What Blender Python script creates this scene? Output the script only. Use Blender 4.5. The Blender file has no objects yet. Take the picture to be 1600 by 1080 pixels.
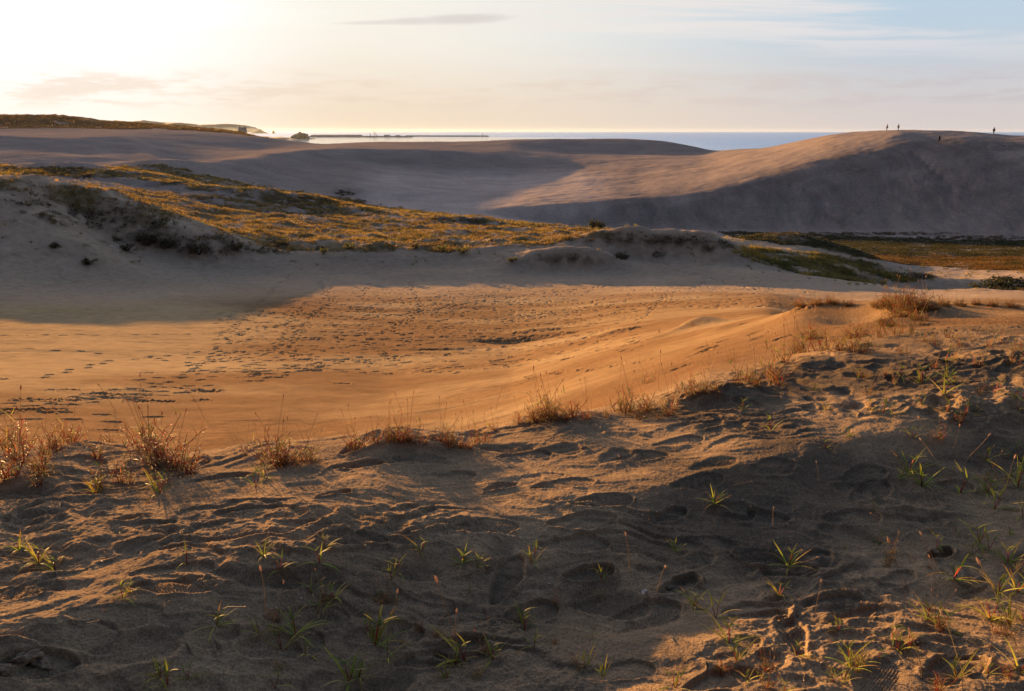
import bpy, bmesh, math, random
import numpy as np
from mathutils import Vector, Matrix

# ------------------------------------------------------------------ camera
F = 1244.0 / 1600.0                    # focal length / image width
PITCH = math.radians(15.1)
EYE = 1.7
SEA = -45.0
SUN_AZ, SUN_EL = -33.5, 6.3            # degrees, azimuth from +Y towards +X
sc = bpy.context.scene
cam_data = bpy.data.cameras.new('camera')
cam = bpy.data.objects.new('camera', cam_data)
sc.collection.objects.link(cam)
sc.camera = cam
cam_data.sensor_width = 36.0
cam_data.lens = 36.0 * F
cam_data.clip_start = 0.05
cam_data.clip_end = 200000.0
cam.location = (0, 0, EYE)
cam.rotation_euler = (math.pi / 2 - PITCH, 0, 0)

# ------------------------------------------------------------------ sky, sun, exposure
HAZE_D = 0.65e-5
EXPOSURE = 1.75
SKY = 0.05
world = bpy.data.worlds.new('World')
sc.world = world
world.use_nodes = True


def new_nodes(tree):
    n, l = tree.nodes, tree.links
    n.clear()
    return n, l


def mk(n, typ, **kw):
    o = n.new(typ)
    for k, v in kw.items():
        if k.startswith('i_'):
            key = k[2:]
            key = int(key) if key.isdigit() else key
            o.inputs[key].default_value = v
        else:
            setattr(o, k, v)
    return o


def build_world():
    n, l = new_nodes(world.node_tree)
    out = mk(n, 'ShaderNodeOutputWorld')
    bg = mk(n, 'ShaderNodeBackground', i_Strength=SKY)
    sky = mk(n, 'ShaderNodeTexSky', sky_type='NISHITA', sun_disc=False)
    sky.sun_elevation = math.radians(SUN_EL)
    sky.sun_rotation = math.radians(SUN_AZ)
    sky.altitude = 50
    sky.air_density = 1.0
    sky.dust_density = 1.6
    sky.ozone_density = 1.6
    tc = mk(n, 'ShaderNodeTexCoord')
    sep = mk(n, 'ShaderNodeSeparateXYZ')
    l.new(tc.outputs['Generated'], sep.inputs[0])

    def math_(op, a, b=None, clamp=False):
        m = mk(n, 'ShaderNodeMath', operation=op, use_clamp=clamp)
        for i, v in enumerate((a, b)):
            if v is None:
                continue
            if isinstance(v, (int, float)):
                m.inputs[i].default_value = v
            else:
                l.new(v, m.inputs[i])
        return m.outputs[0]

    def smooth(v, a, b):
        m = mk(n, 'ShaderNodeMapRange', interpolation_type='SMOOTHSTEP')
        m.inputs['From Min'].default_value = a
        m.inputs['From Max'].default_value = b
        l.new(v, m.inputs['Value'])
        return m.outputs[0]

    def mix(f, a, b, mode='MIX'):
        m = mk(n, 'ShaderNodeMix', data_type='RGBA', blend_type=mode)
        for s, v in ((m.inputs[0], f), (m.inputs[6], a), (m.inputs[7], b)):
            if isinstance(v, (int, float)):
                s.default_value = v
            elif isinstance(v, tuple):
                s.default_value = v
            else:
                l.new(v, s)
        return m.outputs[2]
    # angle to the sun
    a, e = math.radians(SUN_AZ), math.radians(SUN_EL)
    sv = (math.sin(a) * math.cos(e), math.cos(a) * math.cos(e), math.sin(e))
    dot = mk(n, 'ShaderNodeVectorMath', operation='DOT_PRODUCT')
    l.new(tc.outputs['Generated'], dot.inputs[0])
    dot.inputs[1].default_value = sv
    d = dot.outputs['Value']
    z = sep.outputs['Z']
    base = mix(1.0, sky.outputs[0], mix(smooth(sep.outputs['Y'], -0.7, 0.3), BACKTINT, SKYTINT), 'MULTIPLY')
    # thin evening veil low in the sky (pale cream to pink, blue-grey further up)
    veil_hi = mix(smooth(d, 0.52, 0.98), VEIL_R, VEIL_L)
    veil_lo = mix(smooth(d, 0.45, 0.97), HOR_R, HOR_L)
    veil = mix(smooth(z, 0.0, 0.13), veil_lo, veil_hi)
    near = smooth(z, 0.32, 0.16)
    fwd = smooth(sep.outputs['Y'], 0.2, 0.7)
    amt = math_('MULTIPLY', math_('MULTIPLY', near, fwd), 1.0)
    col = mix(amt, base, veil)
    # brightening towards the sun
    g = smooth(d, 0.90, 1.0)
    g3 = math_('POWER', g, 2.0)
    glow = mix(g3, (0, 0, 0, 1), GLOW)
    col = mix(1.0, col, glow, 'ADD')
    # clouds: direction divided by height gives a flat cloud layer
    hz = math_('MAXIMUM', math_('ADD', z, 0.05), 0.02)
    dv = mk(n, 'ShaderNodeCombineXYZ')
    l.new(math_('DIVIDE', sep.outputs['X'], hz), dv.inputs[0])
    l.new(math_('DIVIDE', sep.outputs['Y'], hz), dv.inputs[1])
    mp = mk(n, 'ShaderNodeMapping')
    l.new(dv.outputs[0], mp.inputs[0])
    mp.inputs['Rotation'].default_value = (0, 0, math.radians(12))
    mp.inputs['Scale'].default_value = (0.35, 1.15, 1)
    nz = mk(n, 'ShaderNodeTexNoise', i_Scale=0.9, i_Detail=9.0, i_Roughness=0.6, i_Distortion=0.5)
    l.new(mp.outputs[0], nz.inputs[0])
    c1 = smooth(nz.outputs[0], 0.43, 0.60)
    c1 = math_('MULTIPLY', math_('MULTIPLY', c1, near), smooth(z, 0.05, 0.12))
    c1 = math_('MULTIPLY', c1, math_('ADD', math_('MULTIPLY', smooth(sep.outputs['X'], -0.25, 0.2), 0.8), 0.2))
    # low bank of small clouds near the horizon
    mp2 = mk(n, 'ShaderNodeMapping')
    l.new(tc.outputs['Generated'], mp2.inputs[0])
    mp2.inputs['Scale'].default_value = (5.0, 5.0, 34.0)
    nz2 = mk(n, 'ShaderNodeTexNoise', i_Scale=2.3, i_Detail=7.0, i_Roughness=0.62)
    l.new(mp2.outputs[0], nz2.inputs[0])
    band = math_('MULTIPLY', smooth(z, 0.018, 0.035), smooth(z, 0.075, 0.05))
    c2 = math_('MULTIPLY', math_('MULTIPLY', smooth(nz2.outputs[0], 0.45, 0.60), band), 0.6)
    # lens-shaped cloud
    def lens(u, v, wu, wv, s0, s1):
        dx, dz = pix_dir(u, v)
        th = math.degrees(math.atan2(dx[0], dx[1]))
        q = math_('SUBTRACT', math_('DIVIDE', sep.outputs['X'], sep.outputs['Y']), dx[0] / dx[1])
        w = math_('SUBTRACT', z, dx[2])
        tilt = math_('ADD', w, math_('MULTIPLY', q, -0.035))
        jit = math_('MULTIPLY', math_('SUBTRACT', nz2.outputs[0], 0.5), 0.9)
        r2 = math_('ADD', math_('POWER', math_('ABSOLUTE', math_('DIVIDE', q, wu)), 2.0),
                   math_('POWER', math_('ABSOLUTE', math_('ADD', math_('DIVIDE', tilt, wv), jit)), 2.0))
        return smooth(r2, s1, s0)
    c3 = math_('MULTIPLY', lens(725, 30, 0.062, 0.0062, 0.0, 1.3), 0.85)
    c3 = math_('MAXIMUM', c3, math_('MULTIPLY', lens(650, 33, 0.05, 0.0045, 0.0, 1.3), 0.7))
    c3b = math_('MULTIPLY', lens(610, 35, 0.07, 0.0028, 0.1, 1.3), 0.6)
    for pu, pv, pw, ph in ((1190, 136, 0.022, 0.0045), (1018, 139, 0.012, 0.003), (1580, 142, 0.02, 0.003), (1095, 157, 0.018, 0.0028)):
        c2 = math_('MAXIMUM', c2, math_('MULTIPLY', lens(pu, pv, pw, ph, 0.1, 1.3), 0.55))
    ccol = mix(smooth(d, 0.5, 0.97), CLOUD_R, CLOUD_L)
    col = mix(math_('MULTIPLY', c1, 0.9), col, ccol)
    dark = mix(smooth(d, 0.4, 0.99), LOWC_R, LOWC_L)
    col = mix(c2, col, dark)
    col = mix(math_('MAXIMUM', c3, c3b), col, LENSC)
    l.new(col, bg.inputs[0])
    l.new(bg.outputs[0], out.inputs[0])


def pix_dir(u, v):
    """viewing direction through a point of the 1600 x 1080 photograph"""
    X = (u - 800) / 1244.0
    Y = (540 - v) / 1244.0
    cp, sp = math.cos(PITCH), math.sin(PITCH)
    d = (X, cp + Y * sp, Y * cp - sp)
    L = math.sqrt(sum(c * c for c in d))
    return tuple(c / L for c in d), d[2] / math.hypot(d[0], d[1])


# sky colours, in the units the sky texture gives (before the strength SKY)
SKYTINT = (2.9, 2.6, 3.0, 1)
BACKTINT = (0.20, 0.20, 0.34, 1)
VEIL_L = (5.8, 5.5, 4.9, 1)
VEIL_R = (3.05, 3.8, 4.45, 1)
HOR_L = (5.3, 4.35, 3.3, 1)
HOR_R = (4.0, 3.6, 3.5, 1)
GLOW = (1.1, 1.4, 1.9, 1)
CLOUD_L = (5.4, 5.0, 4.5, 1)
CLOUD_R = (4.7, 4.5, 4.55, 1)
LOWC_L = (5.0, 4.1, 3.3, 1)
LOWC_R = (3.4, 3.15, 3.3, 1)
LENSC = (4.2, 3.9, 3.75, 1)
build_world()

sun_data = bpy.data.lights.new('sun', 'SUN')
sun_data.energy = 5.0
sun_data.angle = math.radians(0.9)
sun_data.color = (1.0, 0.54, 0.19)
sun = bpy.data.objects.new('sun', sun_data)
sc.collection.objects.link(sun)
_a, _e = math.radians(SUN_AZ), math.radians(SUN_EL)
SUNV = Vector((math.sin(_a) * math.cos(_e), math.cos(_a) * math.cos(_e), math.sin(_e)))
sun.rotation_euler = (-SUNV).to_track_quat('-Z', 'Y').to_euler()
sun.location = (-300, 500, 120)
sc.view_settings.view_transform = 'Standard'
sc.view_settings.look = 'None'
sc.view_settings.exposure = EXPOSURE
sc.view_settings.gamma = 1
sc.render.engine = 'CYCLES'
sc.cycles.max_bounces = 5
sc.cycles.diffuse_bounces = 2
sc.cycles.transparent_max_bounces = 8
sc.cycles.volume_bounces = 0
sc.cycles.use_denoising = True

rng = np.random.default_rng(7)
random.seed(11)


# ------------------------------------------------------------------ noise
def _hash(ix, iy, seed):
    h = (ix.astype(np.uint32) * np.uint32(374761393) + iy.astype(np.uint32) * np.uint32(668265263)
         + np.uint32((seed * 974634777) & 0xffffffff))
    h = (h ^ (h >> np.uint32(13))) * np.uint32(1274126177)
    h = h ^ (h >> np.uint32(16))
    return h


def gnoise(x, y, seed=0):
    """gradient noise about -0.7..0.7"""
    x = np.asarray(x, dtype=np.float64) + 4096.0
    y = np.asarray(y, dtype=np.float64) + 4096.0
    fx0 = np.floor(x)
    fy0 = np.floor(y)
    ix = fx0.astype(np.int64)
    iy = fy0.astype(np.int64)
    fx = (x - fx0).astype(np.float32)
    fy = (y - fy0).astype(np.float32)
    u = fx * fx * fx * (fx * (fx * 6 - 15) + 10)
    v = fy * fy * fy * (fy * (fy * 6 - 15) + 10)

    def g(dx, dy):
        a = (_hash(ix + dx, iy + dy, seed) & np.uint32(1023)).astype(np.float32) * np.float32(2 * math.pi / 1024)
        return np.cos(a) * (fx - dx) + np.sin(a) * (fy - dy)
    n00, n10, n01, n11 = g(0, 0), g(1, 0), g(0, 1), g(1, 1)
    a = n00 + u * (n10 - n00)
    b = n01 + u * (n11 - n01)
    return a + v * (b - a)


def fbm(x, y, octs, seed=0, gain=0.5, lac=2.03):
    s = 0
    a = 1.0
    for i in range(octs):
        s = s + a * gnoise(x, y, seed + i * 17)
        x = x * lac + 11.3
        y = y * lac - 7.7
        a *= gain
    return s


def sstep(x, a, b):
    t = np.clip((x - a) / (b - a), 0, 1)
    return t * t * (3 - 2 * t)


# ------------------------------------------------------------------ terrain: the dunes as crest, foot and hollow lines
def fg(x, y):
    """height of the sand the photographer stands on: a low rise towards the sun"""
    a = math.radians(-32.5)
    t = math.sin(a) * x + math.cos(a) * y
    xc = np.clip(x, -1.9, 3.4)
    hi = 2.72 - 0.14 * np.maximum(xc, 0)
    end = 1.95 - 0.45 * np.maximum(xc, 0) - 0.45 * sstep(-xc, 0.2, 0.8)
    s = np.clip((t - hi + 0.85) / 0.85, 0, 1)
    s = s * s * (3 - 2 * s)
    lit = -0.085 * np.clip(t - hi + 0.16, 0, 3)
    fore = 0.16 * np.clip(end + 0.12 - t, 0, 1.2) * sstep(xc, 0.1, 0.8)
    return lit + fore + (0.112 + 0.034 * sstep(-xc, -0.7, 0.5)) * (hi - end) * s + 0.012 * np.clip(t, -2, 6)


# each line: list of (u, v, r) with r the level distance, or (u, None, r, z)
LINES = [
 # L1 hidden drop just past the crest (left) / slope (right)
 [(0, 800, 7), (600, 790, 7), (800, 740, 7), (900, 680, 6.8), (1000, 622, 6.6), (1100, 580, 6.8), (1200, 562, 6.8), (1300, 535, 8.0), (1400, 515, 8.6), (1500, 507, 8.8), (1600, 507, 9.0)],
 # L2
 [(0, 690, 14), (200, 690, 14), (500, 680, 14), (700, 660, 13.5), (800, 640, 13), (900, 615, 11.5), (1000, 590, 10.5), (1100, 558, 10.2), (1200, 535, 10), (1240, 520, 10.4), (1300, 505, 11.3), (1400, 492, 11.8), (1500, 494, 12), (1600, 492, 12)],
 # L3
 [(0, 630, 19.5), (300, 625, 20), (600, 615, 20.5), (800, 588, 21), (900, 565, 20), (1000, 540, 19), (1100, 522, 17), (1200, 498, 15.2), (1250, 481, 14.2), (1330, 481, 14.2), (1400, 477, 14.5), (1450, 480, 14.8), (1520, 480, 15), (1600, 484, 15)],
 # L4
 [(0, 570, 29), (300, 565, 30), (600, 560, 31), (800, 548, 33), (900, 530, 33), (1000, 512, 32), (1100, 500, 29), (1200, 492, 24), (1250, 508, 20), (1330, 560, 19), (1400, 560, 19.5), (1520, 560, 20), (1600, 560, 20)],
 # L5
 [(0, 515, 44), (300, 512, 45), (600, 510, 46), (800, 508, 47), (900, 500, 48), (1000, 490, 46), (1100, 484, 43), (1200, 480, 39), (1250, 495, 36), (1330, 505, 36), (1450, 500, 39), (1600, 500, 42)],
 # L6
 [(0, 478, 58), (300, 476, 60), (600, 474, 61), (800, 472, 62), (900, 470, 62), (1000, 465, 61), (1100, 463, 60), (1200, 462, 58), (1300, 476, 57), (1450, 474, 63), (1600, 470, 68)],
 # L7 far rim of the basin
 [(0, 452, 70), (200, 447, 74), (400, 434, 80), (600, 431, 82), (800, 432, 82), (1000, 432, 83), (1100, 435, 82), (1200, 440, 80), (1300, 452, 78), (1450, 458, 82), (1600, 460, 84)],
 # L8 top of the left hill / knolls / sand bank on the right
 [(0, 293, 97), (60, 300, 97), (150, 320, 97), (250, 347, 98), (330, 368, 96), (430, 380, 93), (550, 385, 92), (700, 384, 92), (850, 378, 93), (950, 371, 95), (1050, 371, 97), (1130, 382, 96), (1200, 402, 95), (1300, 424, 94), (1400, 444, 94), (1450, 450, 96), (1600, 450, 98)],
 # L9
 [(0, 288, 125), (150, 310, 120), (330, 352, 116), (550, 366, 116), (850, 364, 122), (950, 366, 122), (1050, 368, 122), (1130, 374, 118), (1200, 376, 117), (1250, 380, 116), (1320, 398, 116), (1380, 416, 115), (1440, 438, 112), (1500, 441, 112), (1600, 436, 114)],
 # L10
 [(0, 281, 150), (150, 294, 150), (330, 326, 148), (550, 345, 146), (750, 352, 146), (950, 362, 148), (1130, 378, 144), (1250, 392, 140), (1440, 404, 148), (1600, 406, 148)],
 # L11 foot of the far dunes
 [(0, 263, 235), (120, 262, 235), (230, 262, 230), (300, 268, 222), (400, 290, 214), (500, 303, 214), (560, 314, 208), (700, 329, 196), (800, 342, 190), (900, 354, 185), (1000, 360, 183), (1200, 366, 182), (1400, 371, 182), (1600, 378, 182)],
 # L12 brink of the big slip face
 [(0, 250, 252), (230, 251, 250), (300, 262, 228), (400, 279, 228), (500, 285, 234), (600, 297, 228), (700, 321, 204), (740, 325, 200), (850, 319, 198), (1000, 310, 202), (1080, 300, 206), (1150, 285, 211), (1200, 271, 216), (1300, 243, 226), (1400, 224, 232), (1500, 217, 235), (1600, 222, 234)],
 # L13
 [(0, 229, 290), (120, 232, 282), (200, 229, 290), (270, 258, 236), (330, 252, 246), (400, 246, 256), (500, 250, 276), (600, 258, 282), (700, 274, 272), (800, 283, 264), (900, 276, 258), (1000, 276, 250), (1100, 262, 255), (1200, 246, 246), (1300, 225, 242), (1400, 207, 245), (1500, 208, 247), (1600, 215, 245)],
 # L14
 [(0, 212, 326), (120, 216, 312), (200, 212, 324), (270, 262, 262), (330, 256, 268), (400, 243, 272), (500, 232, 302), (600, 232, 308), (700, 235, 306), (800, 242, 306), (900, 251, 300), (1000, 251, 292), (1100, 248, 288), (1200, 236, 270), (1300, 214, 259), (1400, 203.6, 256), (1500, 205, 256), (1600, 213, 253)],
 # L15
 [(0, 210, 358), (200, 209, 356), (300, 228, 335), (400, 238, 320), (500, 228.5, 342), (600, 225, 348), (700, 228, 344), (800, 230, 340), (880, 240, 336), (1000, 243, 332), (1100, 245, 320), (1200, 231.5, 290), (1300, 211.8, 268), (1400, 203.2, 264), (1500, 205.2, 264), (1600, 213, 260)],
 # L16 skyline of the dunes
 [(0, 208, 395), (100, 207, 395), (200, 206, 395), (300, 208, 392), (350, 211, 390), (400, 214, 390), (450, 219, 392), (500, 225, 395), (560, 223, 392), (620, 222, 388), (700, 221.5, 384), (800, 218.5, 378), (900, 216.8, 372), (980, 216, 368), (1040, 221, 362), (1115, 236, 350), (1200, 230.5, 305), (1300, 211.5, 278), (1340, 206, 274), (1400, 203, 272), (1450, 203.2, 272), (1500, 205.4, 272), (1600, 213.2, 268)],
 # L17 wooded hill behind on the left, falling ground elsewhere
 [(-300, 182, 560), (0, 180, 560), (80, 180.5, 560), (130, 184, 560), (155, 190, 560), (190, 191, 560), (230, 194, 560), (300, 199, 565), (345, 203, 570), (385, 209, 575), (420, 220, 580), (500, 260, 585), (700, 270, 500), (1100, 275, 460), (1300, 260, 400), (1600, 260, 400)],
 # L18 the shore
 [(-300, None, 1000, -47), (0, None, 1000, -47), (500, None, 800, -47), (700, None, 720, -47), (1600, None, 640, -47)],
 # L19 sea bed
 [(0, None, 1300, -60), (1600, None, 1300, -60)],
]
CREST = [(0, 706), (100, 700), (200, 708), (290, 728), (350, 722), (400, 712), (500, 700), (600, 686), (700, 690), (760, 688), (830, 662), (900, 660), (960, 655), (1020, 645), (1060, 622), (1100, 606), (1160, 606), (1220, 585), (1300, 556), (1400, 536), (1600, 530)]

FINE = 1360
az_f = np.linspace(-38.6, 38.6, FINE)
az_l = -38.6 - (180 - 38.6) * (np.linspace(0, 1, 90)[1:] ** 1.35)
AZ = np.concatenate([az_l[::-1], az_f, -az_l])[:-1]       # -180 .. just under +180
NA = len(AZ)
AZR = np.radians(AZ)


def line_to_columns(pts, want_z=True):
    az, r, z = [], [], []
    for p in pts:
        u, v, rr = p[0], p[1], p[2]
        if v is None:
            d, sl = pix_dir(u, 260)
            zz = p[3]
        else:
            d, sl = pix_dir(u, v)
            zz = EYE + rr * sl
        az.append(math.degrees(math.atan2(d[0], d[1])))
        r.append(rr)
        z.append(zz)
    az, r, z = np.array(az), np.array(r), np.array(z)
    o = np.argsort(az)
    az, r, z = az[o], r[o], z[o]
    dense = np.linspace(-60, 60, 2401)
    rd, zd = np.interp(dense, az, r), np.interp(dense, az, z)
    k = np.exp(-0.5 * (np.arange(-40, 41) * 0.05 / 0.45) ** 2)
    k /= k.sum()
    pad = lambda q: np.convolve(np.concatenate([np.full(40, q[0]), q, np.full(40, q[-1])]), k, 'valid')
    rd, zd = pad(rd), pad(zd)
    rm, zm = r.mean(), z.mean()
    A = np.abs(AZ)
    w = sstep(A, 45, 150)
    rr = np.interp(np.clip(AZ, -60, 60), dense, rd)
    zz = np.interp(np.clip(AZ, -60, 60), dense, zd)
    return rr * (1 - w) + rm * w, zz * (1 - w) + zm * w


# crest of the near rise
caz = np.array([math.degrees(math.atan2(pix_dir(u, v)[0][0], pix_dir(u, v)[0][1])) for u, v in CREST])
csl = np.array([pix_dir(u, v)[1] for u, v in CREST])
dense = np.linspace(-60, 60, 2401)
cs = np.interp(dense, caz, csl)
k = np.exp(-0.5 * (np.arange(-40, 41) * 0.05 / 0.5) ** 2)
k /= k.sum()
cs = np.convolve(np.concatenate([np.full(40, cs[0]), cs, np.full(40, cs[-1])]), k, 'valid')
w = sstep(np.abs(AZ), 45, 150)
csA = np.interp(np.clip(AZ, -60, 60), dense, cs) * (1 - w) + cs.mean() * w
rc = np.full(NA, 4.0)
for _ in range(30):
    rc = 0.5 * rc + 0.5 * (fg(rc * np.sin(AZR), rc * np.cos(AZR)) - EYE) / csA
zc = fg(rc * np.sin(AZR), rc * np.cos(AZR))
K_R = [rc * 0.82, rc]
K_Z = [fg(rc * 0.82 * np.sin(AZR), rc * 0.82 * np.cos(AZR)), zc]
for L in LINES:
    r, z = line_to_columns(L)
    r = np.maximum(r, K_R[-1] * 1.03)
    K_R.append(r)
    K_Z.append(z)
K_R, K_Z = np.array(K_R), np.array(K_Z)
NK = len(K_R)

# radial rows: even steps of viewing angle near the camera, finer than a pixel in the basin
rows = [np.linspace(0.25, 1.65, 22, endpoint=False)]
ang = np.linspace(math.atan(1.7 / 1.65), math.atan(1.7 / 7.0), 760, endpoint=False)
rows.append(1.7 / np.tan(ang))
rows.append(np.geomspace(7.0, 15, 170, endpoint=False))
rows.append(np.geomspace(15, 88, 560, endpoint=False))
rows.append(np.geomspace(88, 420, 470, endpoint=False))
rows.append(np.geomspace(420, 1300, 60))
R = np.concatenate(rows)
NR = len(R)


def pchip(Rq, KR, KZ):
    h = np.diff(KR, axis=0)
    dl = np.diff(KZ, axis=0) / h
    m = np.zeros_like(KZ)
    for i in range(1, len(KR) - 1):
        w1, w2 = 2 * h[i] + h[i - 1], h[i] + 2 * h[i - 1]
        same = dl[i - 1] * dl[i] > 0
        with np.errstate(divide='ignore', invalid='ignore'):
            mm = (w1 + w2) / (w1 / dl[i - 1] + w2 / dl[i])
        m[i] = np.where(same, mm, 0.0)
    m[0], m[-1] = dl[0], dl[-1]
    out = np.zeros((len(Rq), KR.shape[1]))
    seg = np.zeros((len(Rq), KR.shape[1]))
    for i in range(len(KR) - 1):
        # rows that lie in this segment for some column
        lo, hi = KR[i].min(), KR[i + 1].max()
        a, b = np.searchsorted(Rq, lo), np.searchsorted(Rq, hi)
        a = max(a - 1, 0)
        b = min(b + 1, len(Rq))
        q = Rq[a:b, None]
        t = (q - KR[i]) / h[i]
        inside = (t >= 0) & (t < 1)
        tc = np.clip(t, 0, 1)
        t2, t3 = tc * tc, tc * tc * tc
        val = ((2 * t3 - 3 * t2 + 1) * KZ[i] + (t3 - 2 * t2 + tc) * h[i] * m[i]
               + (-2 * t3 + 3 * t2) * KZ[i + 1] + (t3 - t2) * h[i] * m[i + 1])
        out[a:b] = np.where(inside, val, out[a:b])
        seg[a:b] = np.where(inside, i + tc, seg[a:b])
    out = np.where(Rq[:, None] >= KR[-1], KZ[-1], out)
    seg = np.where(Rq[:, None] >= KR[-1], len(KR) - 1, seg)
    return out, seg


X = R[:, None] * np.sin(AZR)[None, :]
Y = R[:, None] * np.cos(AZR)[None, :]
Z, SEG = pchip(R, K_R, K_Z)
near = R[:, None] < rc[None, :]
wfg = sstep(R[:, None] / rc[None, :], 0.82, 1.0)
Zf = fg(X[:1000], Y[:1000])
Z[:1000] = np.where(near[:1000], Zf * (1 - wfg[:1000]) + Z[:1000] * wfg[:1000], Z[:1000])
SEG[near] = 0
# SEG: 0-1 crest, 2=L1 ... line Lk sits at k+1


def to_pix(x, y, z):
    cp, sp = math.cos(PITCH), math.sin(PITCH)
    dz = z - EYE
    f = y * cp - dz * sp
    u_ = y * sp + dz * cp
    f = np.where(f < 0.01, 0.01, f)
    return 800 + 1244 * x / f, 540 - 1244 * u_ / f


def ground_z(x, y):
    r = math.hypot(x, y)
    a = math.degrees(math.atan2(x, y))
    i = int(np.clip(np.searchsorted(R, r) - 1, 0, NR - 2))
    j = int(np.clip(np.searchsorted(AZ, a) - 1, 0, NA - 2))
    t = min(max((r - R[i]) / (R[i + 1] - R[i]), 0), 1)
    s = min(max((a - AZ[j]) / (AZ[j + 1] - AZ[j]), 0), 1)
    return float((Z[i, j] * (1 - s) + Z[i, j + 1] * s) * (1 - t) + (Z[i + 1, j] * (1 - s) + Z[i + 1, j + 1] * s) * t)


def hit(u, v, rmin=1.0):
    """the point of the ground seen at a point of the photograph"""
    d, sl = pix_dir(u, v)
    a = math.degrees(math.atan2(d[0], d[1]))
    j = int(np.clip(np.searchsorted(AZ, a), 0, NA - 1))
    g = (Z[:, j] - EYE) / R
    i = np.nonzero((g >= sl) & (R > rmin))[0]
    i = int(i[0]) if len(i) else NR - 1
    r = R[i]
    if i > 0:
        g0, g1 = g[i - 1], g[i]
        if g1 > g0:
            t = min(max((sl - g0) / (g1 - g0), 0), 1)
            r = R[i - 1] + t * (R[i] - R[i - 1])
    x, y = r * d[0] / math.hypot(d[0], d[1]), r * d[1] / math.hypot(d[0], d[1])
    return x, y


def window(cx, cy, rad):
    r = math.hypot(cx, cy)
    a = math.degrees(math.atan2(cx, cy))
    i0, i1 = np.searchsorted(R, r - rad), np.searchsorted(R, r + rad)
    da = math.degrees(rad / max(r, rad))
    j0, j1 = np.searchsorted(AZ, a - da), np.searchsorted(AZ, a + da)
    return max(i0 - 1, 0), i1 + 1, max(j0 - 1, 0), j1 + 1


def bump(u, v, wl, wr, h, rot=0, rmin=1.0, sharp=2.0, pos=None, nz=0.0):
    """a mound (h > 0) or hollow: wl, wr half sizes in metres across / along, rot in degrees"""
    cx, cy = pos if pos else hit(u, v, rmin)
    i0, i1, j0, j1 = window(cx, cy, 2.6 * max(wl, wr))
    x, y = X[i0:i1, j0:j1] - cx, Y[i0:i1, j0:j1] - cy
    if x.size == 0:
        return
    a = math.radians(rot)
    p, q = x * math.cos(a) + y * math.sin(a), -x * math.sin(a) + y * math.cos(a)
    d = (np.abs(p / wl) ** sharp + np.abs(q / wr) ** sharp)
    if nz:
        d = d * (1 + nz * fbm(X[i0:i1, j0:j1] / wr, Y[i0:i1, j0:j1] / wr, 3, 5))
    Z[i0:i1, j0:j1] += h * np.exp(-np.clip(d, 0, 30))


# --- medium relief
print('rows', NR, 'cols', NA)
near_r = np.searchsorted(R, 16)
mid0, mid1 = np.searchsorted(R, 6), np.searchsorted(R, 110)
# mounds, hollows and banks seen in the basin
for args in [
    (1095, 512, 0.62, 0.7, 0.26, 10, 8), (1060, 516, 0.9, 0.35, 0.12, 25, 8), (1125, 516, 0.35, 0.5, 0.08, 0, 8),
    (830, 529, 1.8, 1.1, -0.42, 4, 8), (835, 519, 1.7, 0.5, 0.14, 4, 8), (765, 534, 1.6, 0.5, -0.14, 10, 8), (690, 545, 1.6, 0.4, -0.12, 14, 8),
    (960, 520, 1.0, 0.4, 0.12, 8, 8),
    (1285, 482, 0.45, 0.5, 0.12, 0, 9), (1340, 494, 0.5, 0.8, -0.16, -15, 9), (1405, 482, 0.5, 0.8, 0.16, 15, 9),
    (1440, 485, 0.4, 0.7, 0.10, 0, 9), (1545, 484, 0.6, 0.6, 0.12, 0, 9), (1480, 494, 0.7, 0.4, -0.08, 0, 9), (1380, 510, 0.6, 0.4, 0.08, 40, 6),
    (1130, 622, 0.22, 0.16, 0.07, 10, 3), (1115, 632, 0.14, 0.09, -0.05, 10, 3),
    (900, 655, 0.22, 0.16, 0.045, 0, 3), (620, 695, 0.25, 0.2, 0.05, 0, 2), (130, 705, 0.14, 0.12, 0.045, 0, 2), (60, 745, 0.2, 0.16, 0.05, 20, 2), (15, 775, .2, .08, -0.04, 0, 2),
    (150, 722, 0.10, 0.06, -0.03, 0, 2),
]:
    bump(*args[:6], rmin=args[6])
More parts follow.
